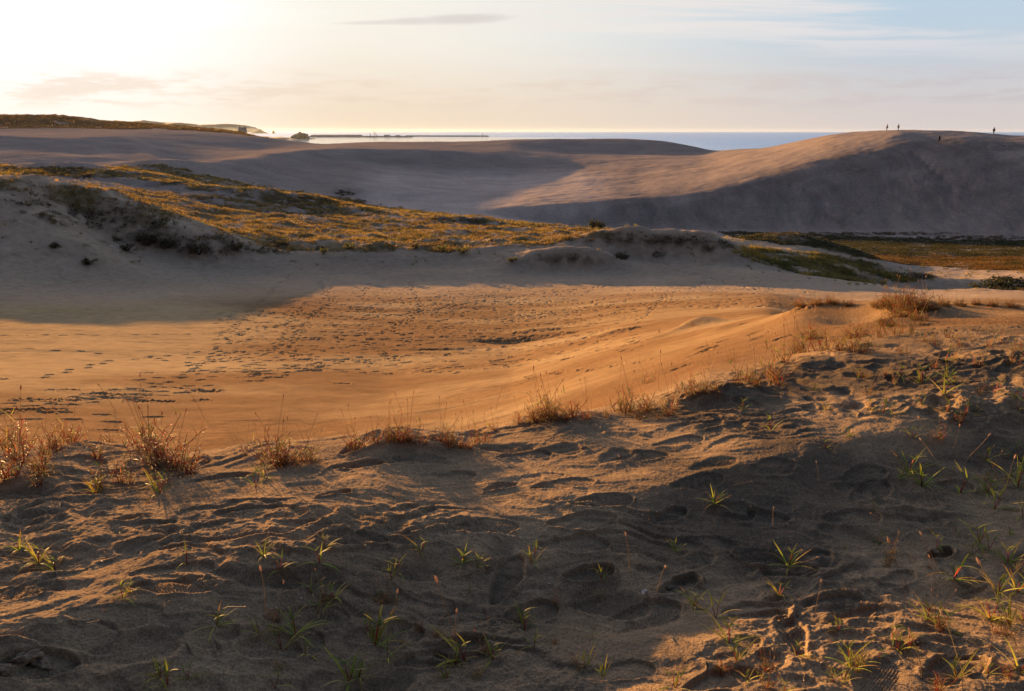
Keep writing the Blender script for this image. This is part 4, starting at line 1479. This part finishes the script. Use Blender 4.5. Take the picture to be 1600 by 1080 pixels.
VAR = {
    'red': [make_clump(rd, n, s, k_) for rd, n, s, k_ in ((0.8, 12, 0.8, 1), (0.6, 16, 1.2, 1), (0.85, 9, 0.7, 0), (0.65, 13, 1.5, 2), (0.7, 7, 0.6, 2), (0.5, 11, 1.0, 1))],
    'straw': [make_clump(0.35, n, s, k_) for n, s, k_ in ((9, 0.9, 2), (13, 1.3, 1), (7, 0.7, 3), (10, 1.6, 1), (5, 0.6, 2))],
    'bushy': [make_clump(0.45, n, s, k_) for n, s, k_ in ((60, 1.6, 2), (70, 1.9, 2))],
    'green': [make_sprig(n, True) for n in (4, 6, 8, 5, 3, 2, 11)],
    'yellow': [make_sprig(n, False) for n in (7, 5, 9)],
    'stalk': [make_stalk(l_, b_, p_) for l_, b_, p_ in ((0.08, 0.06, True), (0.2, 0.1, False), (-0.3, -0.1, True), (0.5, 0.15, False))],
    'fallen': [make_stalk(1.3, 0.15, False), make_stalk(1.7, 0.1, True), make_stalk(1.0, 0.3, False)],
}
KIND = {
    'red': ('grass_clump', 'reddish grass clump', 'grass clump'), 'straw': ('grass_clump', 'straw-coloured grass clump', 'grass clump'),
    'bushy': ('grass_clump', 'bushy orange grass clump', 'grass clump'), 'green': ('grass_sprig', 'green grass sprig', 'grass sprig'),
    'yellow': ('grass_sprig', 'yellowish grass sprig', 'grass sprig'), 'stalk': ('seed_stalk', 'upright seed stalk', 'seed stalk'),
    'fallen': ('seed_stalk', 'leaning dry seed stalk', 'seed stalk'),
}


def copy_tree(o):
    c = o.copy()
    sc.collection.objects.link(c)
    for ch in o.children:
        d = ch.copy()
        sc.collection.objects.link(d)
        d.parent = c
    return c


used = set()
PLACED = []


def plant(kind, u, v, px, jitter=0, rmin=1.0):
    x, y = hit(u, v, rmin)
    z = ground_z(x, y)
    dist = math.sqrt(x * x + y * y + (z - EYE) ** 2)
    h = px * dist / 1244.0 * (0.9 if px > 70 else 1.0) * (0.92 if kind in ('red', 'straw') and px > 40 else 1.1 if kind == 'red' else 1.2 if kind == 'bushy' else 1.0)
    src = random.choice(VAR[kind])
    if src.name in used:
        o = copy_tree(src)
    else:
        o = src
        used.add(src.name)
    o.location = (x, y, z)
    o.rotation_euler = (U(-.12, .12), U(-.12, .12), U(0, 6.28))
    o.scale = (h, h, h * U(0.9, 1.1))
    PLACED.append((o, kind, u, v, px))
    return o


for u, v, px in [(8, 748, 110), (32, 722, 95), (62, 738, 85), (95, 700, 55), (110, 692, 45), (225, 702, 85), (250, 722, 100), (272, 732, 85), (298, 738, 60), (172, 690, 22),
                 (430, 722, 78), (412, 718, 45), (443, 724, 60), (385, 712, 26), (553, 700, 48), (585, 690, 36), (608, 686, 50), (625, 688, 44), (640, 688, 55), (656, 692, 42), (690, 690, 48), (708, 697, 48),
                 (722, 700, 45), (742, 695, 40), (758, 690, 32), (772, 672, 22), (812, 660, 32), (832, 656, 46), (880, 656, 52), (898, 652, 48), (918, 652, 36), (1038, 650, 46), (1215, 598, 40), (150, 715, 40), (20, 700, 60), (75, 712, 50)]:
    plant('red', u, v, px)
for u, v, px in [(150, 757, 52), (186, 752, 58), (470, 722, 52), (487, 720, 44), (850, 652, 78), (865, 650, 60), (965, 642, 62), (988, 642, 72), (1008, 640, 56), (1050, 640, 62), (1075, 616, 44), (1096, 612, 50),
                 (1120, 612, 42), (1150, 600, 42), (1166, 596, 50), (1182, 602, 42), (1204, 590, 52), (1226, 566, 52), (1242, 552, 50), (1262, 550, 58), (1286, 548, 50), (1306, 548, 46), (1330, 546, 50), (1350, 550, 42),
                 (1372, 528, 34), (1396, 524, 40), (1420, 522, 40), (1445, 534, 30), (1462, 540, 26), (1480, 528, 26), (1500, 540, 28), (1520, 532, 26), (1545, 542, 30), (1566, 536, 28), (1590, 545, 30), (1610, 540, 30), (1440, 508, 22), (1412, 552, 24), (1350, 590, 26), (1395, 600, 28),
                 (1490, 562, 24), (1530, 572, 22), (1580, 570, 26), (1460, 575, 22), (1000, 655, 30), (945, 650, 30), (60, 760, 40), (250, 760, 36), (1010, 600, 30), (1030, 520, 8), (1080, 508, 10), (1140, 566, 22)]:
    plant('straw', u, v, px)
for u, v, px in [(1253, 479, 20), (1275, 476, 16), (1300, 474, 18), (1325, 478, 14), (1372, 480, 18), (1392, 478, 28), (1412, 480, 34), (1432, 484, 36), (1450, 482, 26), (1405, 496, 26), (1385, 508, 22), (1476, 478, 16),
                 (1500, 478, 14), (1526, 476, 12), (1550, 478, 12), (1582, 480, 14), (1435, 500, 20), (1340, 530, 28), (1270, 530, 26)]:
    plant('bushy', u, v, px, rmin=8)
for kind in ('red', 'straw'):
    for t in [t for t in PLACED if t[1] == kind and t[4] > 38 and t[3] < 765]:
        if random.random() < 0.4:
            continue
        plant(kind if random.random() < 0.6 else 'straw', t[2] + U(-16, 16), t[3] + U(-3, 5), t[4] * U(0.45, 1.0))
GREENS = [(292, 880, 40), (412, 868, 30), (437, 890, 40), (500, 880, 55), (508, 855, 30), (192, 935, 36), (203, 925, 26), (338, 978, 40), (486, 928, 34), (522, 935, 42), (497, 958, 38), (440, 1015, 55), (462, 992, 45),
          (262, 1070, 55), (250, 1058, 40), (294, 1060, 38), (238, 760, 30), (250, 770, 36), (400, 760, 40), (412, 745, 34), (620, 895, 40), (722, 880, 36), (745, 885, 34), (660, 860, 32), (835, 868, 34), (832, 880, 26),
          (940, 905, 26), (1055, 860, 28), (585, 1010, 60), (605, 1030, 50), (560, 1060, 40), (545, 1065, 50), (725, 1030, 60), (712, 1040, 40), (770, 1030, 50), (820, 985, 44), (835, 1010, 36), (700, 1060, 40), (430, 1075, 44),
          (1140, 1005, 48), (1118, 965, 44), (1085, 948, 38), (1232, 885, 34), (1310, 985, 26), (1218, 930, 24), (1490, 905, 50), (1530, 848, 40), (1545, 860, 40), (1575, 880, 34), (1590, 925, 44), (1560, 925, 36),
          (1600, 970, 40), (1420, 1010, 40), (1470, 980, 44), (1450, 970, 36), (1330, 1045, 40), (1395, 1000, 34), (1290, 700, 24), (1420, 740, 40), (1440, 760, 40), (1555, 795, 36), (1500, 770, 36), (1590, 760, 34), (1540, 720, 26),
          (1360, 640, 28), (1440, 600, 34), (1475, 615, 36), (1510, 650, 30), (1590, 640, 30), (1160, 640, 20), (880, 690, 20), (60, 880, 34), (85, 890, 36), (30, 860, 26), (150, 770, 36), (1480, 590, 26), (1270, 610, 24), (1200, 545, 20), (1560, 610, 24), (1340, 590, 20), (1290, 640, 16)]
for u, v, px in GREENS:
    plant('green' if random.random() < 0.7 else 'yellow', u, v, px * U(0.8, 1.25))
for i in range(46):
    u, v = U(980, 1610), U(945, 1085)
    if (u - 900) * 0.25 + v > 1090:
        plant(random.choice(['yellow', 'green', 'straw', 'red', 'yellow']), u, v, U(22, 48))
for i in range(44):
    plant(random.choice(['green', 'green', 'straw']), 1610 - abs(random.gauss(0, 150)), U(560, 900), U(12, 34))
for i in range(26):
    plant(random.choice(['yellow', 'green', 'straw', 'red']), U(380, 960), U(900, 1075), U(16, 36))
for u, v, px in [(425, 990, 100), (437, 985, 70), (610, 1010, 90), (722, 1045, 140), (708, 1030, 90), (988, 905, 70), (1022, 935, 85), (1025, 850, 40), (1265, 900, 44), (1420, 955, 100), (1470, 905, 60), (1465, 930, 60), (1280, 765, 35),
                 (1560, 790, 60), (1460, 700, 45), (1275, 965, 60), (985, 755, 42), (130, 1075, 40), (1590, 1010, 110), (1510, 1060, 90), (1540, 1040, 60), (1205, 830, 44), (850, 650, 70), (1030, 610, 60), (915, 620, 34), (1490, 715, 46),
                 (1345, 985, 40), (1440, 1060, 80), (40, 640, 30), (180, 640, 45), (320, 655, 50), (775, 640, 40), (1110, 560, 30), (1195, 565, 50), (365, 690, 26), (510, 740, 26), (1380, 620, 30), (1450, 620, 40), (1560, 600, 30)]:
    plant('stalk', u, v, px)
for u, v, px in [(130, 975, 30), (175, 945, 60), (340, 955, 60), (200, 900, 40), (900, 955, 36), (1230, 890, 40), (1385, 820, 50), (1400, 830, 26), (1485, 750, 60), (1500, 740, 70), (860, 855, 30), (1300, 710, 30), (480, 1020, 40),
                 (620, 1010, 40), (1480, 1020, 44), (1100, 700, 26), (1255, 1050, 50), (1210, 1030, 40), (1590, 880, 30), (1140, 760, 30), (1310, 650, 36), (1330, 900, 30), (690, 950, 40), (1045, 960, 40)]:
    plant('fallen', u, v, px)
# unused variants are removed again
for lst in VAR.values():
    for o in lst:
        if o.name not in used:
            for ch in list(o.children):
                bpy.data.objects.remove(ch)
            bpy.data.objects.remove(o)

ORD = ['first', 'second', 'third', 'fourth', 'fifth', 'sixth', 'seventh', 'eighth', 'ninth', 'tenth', 'eleventh', 'twelfth', 'thirteenth', 'fourteenth', 'fifteenth', 'sixteenth', 'seventeenth', 'eighteenth', 'nineteenth', 'twentieth']


def zone(u, v):
    if v < 515 and u > 1180:
        return 'on the sunlit hummocks at the right'
    if u > 1140 and v < 660:
        return 'on the right end of the crest' if v < 575 else "below the crest's right end"
    if v < 770:
        if u < 345:
            return 'at the left end of the near crest'
        if u < 600:
            return 'on the crest left of centre'
        if u < 800:
            return 'on the middle of the near crest'
        if u < 1140:
            return 'on the crest right of centre'
        return 'in the shaded sand at the right'
    if v < 935:
        return ('in the shaded sand at the left' if u < 420 else 'in the shaded sand left of centre' if u < 800 else
                'in the shaded sand right of centre' if u < 1240 else 'in the shaded sand far right')
    return ('in the bottom left corner' if u < 420 else 'near the bottom edge left of centre' if u < 800 else
            'near the bottom edge right of centre' if u < 1240 else 'in the sunlit bottom right corner')


buckets = {}
for t in PLACED:
    o, kind, u, v, px = t
    size = 'tall' if px > 48 else 'small' if px < 28 else 'mid-sized'
    buckets.setdefault((kind, size, zone(u, v)), []).append(t)
ORD += ['twenty-first', 'twenty-second', 'twenty-third', 'twenty-fourth']
for (kind, size, zn), lst in buckets.items():
    lst.sort(key=lambda t: t[2])
    nm, desc, cat = KIND[kind]
    for i, (o, _, u, v, px) in enumerate(lst):
        tail = '' if len(lst) == 1 else (', left of the two' if i == 0 else ', right of the two') if len(lst) == 2 else ', %s from left' % ORD[i]
        o.name = nm
        tagset(o, '%s %s %s%s' % (size, desc, zn, tail), cat, {'grass_clump': 'grass clumps along the crest', 'grass_sprig': 'grass sprigs rooted in the sand', 'seed_stalk': 'seed stalks standing in the sand'}[nm])


# short bits of dry straw and leaf lying on the near sand
NL = 1500
uu, vv = rng.uniform(-20, 1620, NL), 600 + 490 * rng.random(NL)
clus = sstep(fbm(uu / 160, vv / 60, 3, 611), -0.2, 0.3)
sel = rng.random(NL) < 0.25 + 0.75 * clus
P_ = np.array([hit(u, v) for u, v in zip(uu[sel], vv[sel])])
P_ = P_[np.hypot(P_[:, 0], P_[:, 1]) < 9]
m = len(P_)
pz = np.array([ground_z(x, y) for x, y in P_])
cc = np.array([(0.30, 0.20, 0.10), (0.20, 0.10, 0.05), (0.06, 0.05, 0.03), (0.36, 0.27, 0.15)])[rng.integers(0, 4, m)]
o = blades('straw_litter', P_[:, 0], P_[:, 1], pz + 0.001, rng.uniform(0.006, 0.03, m), rng.uniform(0.0015, 0.003, m), rng.uniform(1.2, 3.0, m), rng.uniform(0, 6.28, m), cc, M_BLADE)
tagset(o, 'short bits of dry straw lying on the near sand', 'straw', kind='stuff')


# --- shrubs of the middle distance
def shrub(name, u, v, wpx, hpx, label, group=None, n=420, cols=None, rmin=60):
    x, y = hit(u, v, rmin)
    z = ground_z(x, y)
    d = math.sqrt(x * x + y * y + (z - EYE) ** 2)
    W, H = wpx * d / 1244 / 2, hpx * d / 1244
    root = empty(name, (x, y, z), label, 'shrub', group)
    st = MB()
    tips = []
    for i in range(14):
        a = U(0, 6.28)
        e_ = Vector((math.cos(a) * W * U(.3, .95), math.sin(a) * W * U(.3, .8), H * U(0.12, 0.95)))
        m_ = Vector((e_.x * .4, e_.y * .4, e_.z * .6))
        st.tube([Vector((0, 0, -0.1)), m_, e_], 0.03 * H + .01, 0.008 * H + .004, (0.07, 0.05, 0.035))
        tips += [e_, (m_ + e_) / 2]
    st.build('stems', M_STEM, root)
    px_, py_, pz_ = [], [], []
    for i in range(n):
        c = random.choice(tips)
        px_.append(c.x + random.gauss(0, W * .16)); py_.append(c.y + random.gauss(0, W * .16)); pz_.append(max(c.z + random.gauss(0, H * .13), 0.0))
    cols = cols or [(0.045, 0.05, 0.02), (0.07, 0.06, 0.025), (0.10, 0.075, 0.03)]
    ca = np.array([random.choice(cols) for _ in range(n)])
    o_ = blades('foliage', np.array(px_), np.array(py_), np.array(pz_), rng.uniform(.08, .2, n) * H + .06, rng.uniform(.04, .09, n) * W + .03, rng.uniform(.2, 1.4, n), rng.uniform(0, 6.28, n), ca, M_BLADE, root)
    return root


dkc = [(0.028, 0.035, 0.016), (0.04, 0.045, 0.02), (0.05, 0.05, 0.022)]
shrub('dune_shrub', 926, 358, 17, 14, 'left bush of the dark pair at the foot of the big dune', 'dark bushes at the foot of the big dune', 500, dkc, 120)
shrub('dune_shrub', 938, 358, 20, 12, 'right bush of the dark pair at the foot of the big dune', 'dark bushes at the foot of the big dune', 500, dkc, 120)
shrub('dune_shrub', 1588, 453, 100, 11, 'wide dark green bush by the hollow at the right edge', None, 1600, dkc, 60)
brn = [(0.06, 0.045, 0.022), (0.09, 0.065, 0.03), (0.05, 0.045, 0.02), (0.12, 0.085, 0.03)]
for u, v, w_, h_, lb in [(232, 384, 34, 18, 'dark brown bush on the shaded left bank, left of the big pair'), (262, 388, 26, 12, 'low brown bush between the two big ones on the left bank'),
                         (312, 398, 36, 16, 'broad dark brown bush at the foot of the left bank'), (370, 392, 26, 11, 'small dark bush at the right end of the left bank'),
                         (432, 388, 14, 6, 'tiny dark tuft bush on the bank edge below the golden grass'), (86, 388, 16, 7, 'small bush alone high on the shaded left bank'), (140, 414, 22, 8, 'small dark bush alone on the lower shaded sand, left'),
                         (200, 392, 20, 8, 'low bush left of the dark brown ones on the left bank'), (648, 389, 16, 8, 'greenish tuft bush at the lower edge of the golden grass, centre')]:
    shrub('dune_shrub', u, v, w_, h_, lb, 'bushes on the left sand bank', 300, brn)
grn = [(0.07, 0.09, 0.02), (0.11, 0.11, 0.025), (0.13, 0.10, 0.03)]
for u, v, w_, h_, lb in [(506, 397, 14, 7, 'round green tuft bush on the sand below the golden grass'), (546, 388, 18, 9, 'dark green tuft bush at the grass edge left of centre'), (692, 392, 22, 9, 'green tuft bush just right of the central one at the grass edge'), (722, 396, 26, 8, 'wide green tuft bush right of centre at the grass edge'),
                         (800, 408, 20, 6, 'flat green tuft bush on the sand left of the small knoll')]:
    shrub('dune_shrub', u, v, w_, h_, lb, 'green tuft bushes at the edge of the grass', 260, grn)


# --- walkers on the big dune
M_SKIN = mat_basic('skin', (0.30, 0.18, 0.12), 0.6)
M_HAIR = mat_basic('hair', (0.02, 0.017, 0.015), 0.6)


def skin_mesh(name, pts, edges, rad, mat, parent, sub=2):
    me = bpy.data.meshes.new(name)
    me.from_pydata(pts, edges, [])
    o_ = link(name, me, mat, parent)
    m1 = o_.modifiers.new('skin', 'SKIN')
    for i, r in enumerate(rad):
        me.skin_vertices[0].data[i].radius = (r, r)
    me.skin_vertices[0].data[0].use_root = True
    m2 = o_.modifiers.new('subd', 'SUBSURF')
    m2.levels = m2.render_levels = sub
    bpy.context.view_layer.update()
    dg = bpy.context.evaluated_depsgraph_get()
    nm = bpy.data.meshes.new_from_object(o_.evaluated_get(dg))
    o_.modifiers.clear()
    o_.data = nm
    for p_ in nm.polygons:
        p_.use_smooth = True
    return o_


def person(u, v, hpx, face, stride, top, legs, label, rmin=150, bag=False):
    d, sl = pix_dir(u, v)
    x, y = hit(u, v, rmin)
    z = ground_z(x, y)
    root = empty('person', (x, y, z), label, 'person', 'walkers on the big dune', face)
    d_ = math.sqrt(x * x + y * y)
    s = max(min(hpx * d_ / 1244 / 1.70, 1.12), 0.94)
    root.scale = (s, s, s)
    mt = mat_basic('jacket_cloth', top, 0.9)
    ml = mat_basic('trouser_cloth', legs, 0.9)
    st_ = stride
    J = {'pel': (0, 0, .93), 'wai': (0, 0.01, 1.08), 'che': (0, 0.02, 1.28), 'nek': (0, 0.02, 1.44), 'hb': (0, .04, 1.52), 'hd': (0, .045, 1.60), 'ht': (0, .03, 1.665),
         'hl': (-.09, 0, .90), 'kl': (-.10, st_ * .55 + .03, .50), 'al': (-.10, st_ * .9 - .03, .09), 'tl': (-.11, st_ * .9 + .14, .035),
         'hr': (.09, 0, .90), 'kr': (.10, -st_ * .25 + .05, .49), 'ar': (.10, -st_ * .95, .10), 'tr': (.11, -st_ * .95 + .15, .04),
         'sl': (-.17, .01, 1.38), 'el': (-.23, -.05 - st_ * .3, 1.12), 'wl': (-.22, .06 - st_ * .1, .89), 'fl': (-.22, .09 - st_ * .1, .80),
         'sr': (.17, .01, 1.38), 'er': (.23, -.03 + st_ * .2, 1.12), 'wr': (.22, .1 + st_ * .4, .90), 'fr': (.22, .13 + st_ * .4, .81)}
    Rd = {'pel': .135, 'wai': .125, 'che': .145, 'nek': .055, 'hb': .075, 'hd': .092, 'ht': .06, 'hl': .085, 'kl': .058, 'al': .04, 'tl': .03, 'hr': .085, 'kr': .058, 'ar': .04, 'tr': .03,
          'sl': .06, 'el': .042, 'wl': .03, 'fl': .022, 'sr': .06, 'er': .042, 'wr': .03, 'fr': .022}
    E = [('pel', 'wai'), ('wai', 'che'), ('che', 'nek'), ('nek', 'hb'), ('hb', 'hd'), ('hd', 'ht'), ('pel', 'hl'), ('hl', 'kl'), ('kl', 'al'), ('al', 'tl'), ('pel', 'hr'), ('hr', 'kr'), ('kr', 'ar'), ('ar', 'tr'),
         ('che', 'sl'), ('sl', 'el'), ('el', 'wl'), ('wl', 'fl'), ('che', 'sr'), ('sr', 'er'), ('er', 'wr'), ('wr', 'fr')]
    # five fingers on each hand
    for s_, w_, f_ in (('l', 'wl', 'fl'), ('r', 'wr', 'fr')):
        fx, fy, fz = J[f_]
        for k_ in range(4):
            nm_ = 'g%s%d' % (s_, k_)
            J[nm_] = (fx, fy - .026 + .018 * k_, fz - .075 + .008 * abs(k_ - 1.5)); Rd[nm_] = .008; E.append((f_, nm_))
        nm_ = 't' + s_ + 'h'
        J[nm_] = (fx, fy + .05, fz - .02); Rd[nm_] = .009; E.append((w_, nm_))

    def part(name_, keys, mat_, grow=0.0, only=None):
        ks = [k_ for k_ in J if k_ in keys]
        idx = {k_: i for i, k_ in enumerate(ks)}
        return skin_mesh(name_, [J[k_] for k_ in ks], [(idx[a], idx[b]) for a, b in E if a in idx and b in idx], [Rd[k_] + grow for k_ in ks], mat_, root)
    part('body', set(J), M_SKIN)
    part('jacket', {'pel', 'wai', 'che', 'sl', 'el', 'wl', 'sr', 'er', 'wr'}, mt, 0.022)
    part('trousers', {'pel', 'hl', 'kl', 'al', 'hr', 'kr', 'ar'}, ml, 0.018)
    bm = bmesh.new()
    bmesh.ops.create_uvsphere(bm, u_segments=14, v_segments=10, radius=0.118, matrix=Matrix.Translation((0, 0.015, 1.625)))
    bmesh.ops.delete(bm, geom=[w_ for w_ in bm.verts if w_.co.y > 0.075 and w_.co.z < 1.66 or w_.co.z < 1.55], context='VERTS')
    bm_obj('hair', bm, M_HAIR, root, True)
    for s_ in ('l', 'r'):
        a_, t_ = J['a' + s_], J['t' + s_]
        skin_mesh('shoe', [a_, ((a_[0] + t_[0]) / 2, (a_[1] + t_[1]) / 2, .05), t_], [(0, 1), (1, 2)], [.05, .048, .042], M_HAIR, root, 1)
    return root


person(1385.5, 204.9, 9, math.radians(100), 0.10, (0.10, 0.10, 0.13), (0.04, 0.05, 0.08), 'left of two distant people standing on the summit skyline, dark clothes')
person(1403, 204.7, 9, math.radians(-70), 0.16, (0.14, 0.12, 0.13), (0.05, 0.05, 0.07), 'right of two distant people standing on the summit skyline, greyish top')
person(1467, 223, 10, math.radians(20), 0.20, (0.015, 0.015, 0.02), (0.012, 0.012, 0.015), 'person in black walking on the shaded dune slope below the summit', rmin=120)
person(1552, 211, 10, math.radians(-60), 0.22, (0.03, 0.035, 0.06), (0.03, 0.03, 0.05), 'lone person in dark blue against the sea at the far right')


# --- small loose things on the near sand
def shell():
    x, y = hit(1006, 928)
    root = bmesh.new()
    n_ = 12
    ring = []
    for i in range(n_ + 1):
        a = math.pi * (0.05 + 0.9 * i / n_)
        ring.append([root.verts.new((math.cos(a) * 0.016 * t * (1 + .04 * (i % 2)), math.sin(a) * 0.014 * t - .005, 0.006 * math.sin(math.pi * t * .6) + 0.001)) for t in (0.05, .35, .7, 1.0)])
    for i in range(n_):
        for k_ in range(3):
            root.faces.new((ring[i][k_], ring[i][k_ + 1], ring[i + 1][k_ + 1], ring[i + 1][k_]))
    o_ = bm_obj('shell', root, mat_basic('shell_pale', (0.55, 0.42, 0.30), 0.5, .1, 200), None, True)
    md = o_.modifiers.new('solid', 'SOLIDIFY'); md.thickness = 0.0015
    o_.location = (x, y, ground_z(x, y) + 0.004)
    o_.rotation_euler = (0.5, -0.2, 0.8)
    tagset(o_, 'small pale bivalve shell lying on the shaded sand above the sunlit patch', 'shell')


shell()
M_CLOD = mat_basic('damp_sand_clod', (0.22, 0.15, 0.09), 1.0, .3, 90, 0.0, 0.004)


def clod(u, v, wpx, label, seed):
    x, y = hit(u, v)
    z = ground_z(x, y)
    d = math.sqrt(x * x + y * y + (z - EYE) ** 2)
    w_ = wpx * d / 1244 / 2
    bm = bmesh.new()
    bmesh.ops.create_icosphere(bm, subdivisions=4, radius=1)
    P = np.array([tuple(t.co) for t in bm.verts])
    n_ = fbm(P[:, 0] * 1.4 + seed, P[:, 1] * 1.4 + P[:, 2] * 1.7, 6, seed, 0.62) * 0.6
    for t, k_ in zip(bm.verts, n_):
        t.co = Vector((t.co.x * w_ * (1 + k_), t.co.y * w_ * .7 * (1 + k_), max(t.co.z, -.6) ** 1 * w_ * .42 * (1 + k_)))
    o_ = bm_obj('sand_clod', bm, M_CLOD, None, True)
    o_.location = (x, y, z + w_ * .05)
    o_.rotation_euler = (U(-.2, .2), U(-.2, .2), U(0, 6))
    tagset(o_, label, 'clod', 'lumps of caked sand')


for i, (u, v, w_, lb) in enumerate([(40, 1030, 36, 'left of two big cracked sand lumps in the bottom left corner'), (68, 1036, 30, 'right of two big cracked sand lumps in the bottom left corner'), (8, 1046, 20, 'sand lump cut by the left edge of the photo, near the bottom'),
                                    (848, 650, 14, 'brown sand lump on the crest among the middle clumps'), (836, 660, 9, 'smaller brown sand lump beside the one on the crest'), (1046, 918, 12, 'dark lump by the hollow in the shaded sand right of centre'),
                                    (1458, 862, 14, 'dark crusted lump by the hollow at the far right'), (912, 700, 12, 'sand lump just below the crest right of centre')]):
    clod(u, v, w_, lb, 3 + i)
specks = sorted([(U(20, 1580), U(700, 1060)) for i in range(26)])
sb = {}
for u, v in specks:
    x, y = hit(u, v)
    bm = bmesh.new()
    bmesh.ops.create_icosphere(bm, subdivisions=2, radius=1)
    s_ = U(.002, .0045)
    for t in bm.verts:
        t.co = Vector((t.co.x * s_ * (1 + U(-.2, .2)), t.co.y * s_ * .8, t.co.z * s_ * .5))
    o_ = bm_obj('shell_fragment', bm, bpy.data.materials.get('shell_pale'), None, True)
    o_.location = (x, y, ground_z(x, y) + .002)
    sb.setdefault(zone(u, v), []).append(o_)
for zn, lst in sb.items():
    for i, o_ in enumerate(lst):
        tail = '' if len(lst) == 1 else (', left of the two' if i == 0 else ', right of the two') if len(lst) == 2 else ', %s from left' % ORD[i]
        tagset(o_, 'tiny pale shell speck %s%s' % (zn, tail), 'shell fragment', 'tiny pale shell specks on the near sand')

# ------------------------------------------------------------------ evening haze
bm = bmesh.new()
bm_box(bm, 0, 0, (40 - 62) / 2, 64000, 64000, 102)
haze = bm_obj('haze', bm, None)
mh = bpy.data.materials.new('evening_haze')
mh.use_nodes = True
n, l = new_nodes(mh.node_tree)
out = mk(n, 'ShaderNodeOutputMaterial')
pv = mk(n, 'ShaderNodeVolumePrincipled')
pv.inputs['Color'].default_value = (0.70, 0.84, 1.0, 1)
pv.inputs['Density'].default_value = HAZE_D
pv.inputs['Anisotropy'].default_value = 0.5
l.new(pv.outputs[0], out.inputs['Volume'])
haze.data.materials.append(mh)
tagset(haze, kind='stuff')
haze.display_type = 'WIRE'
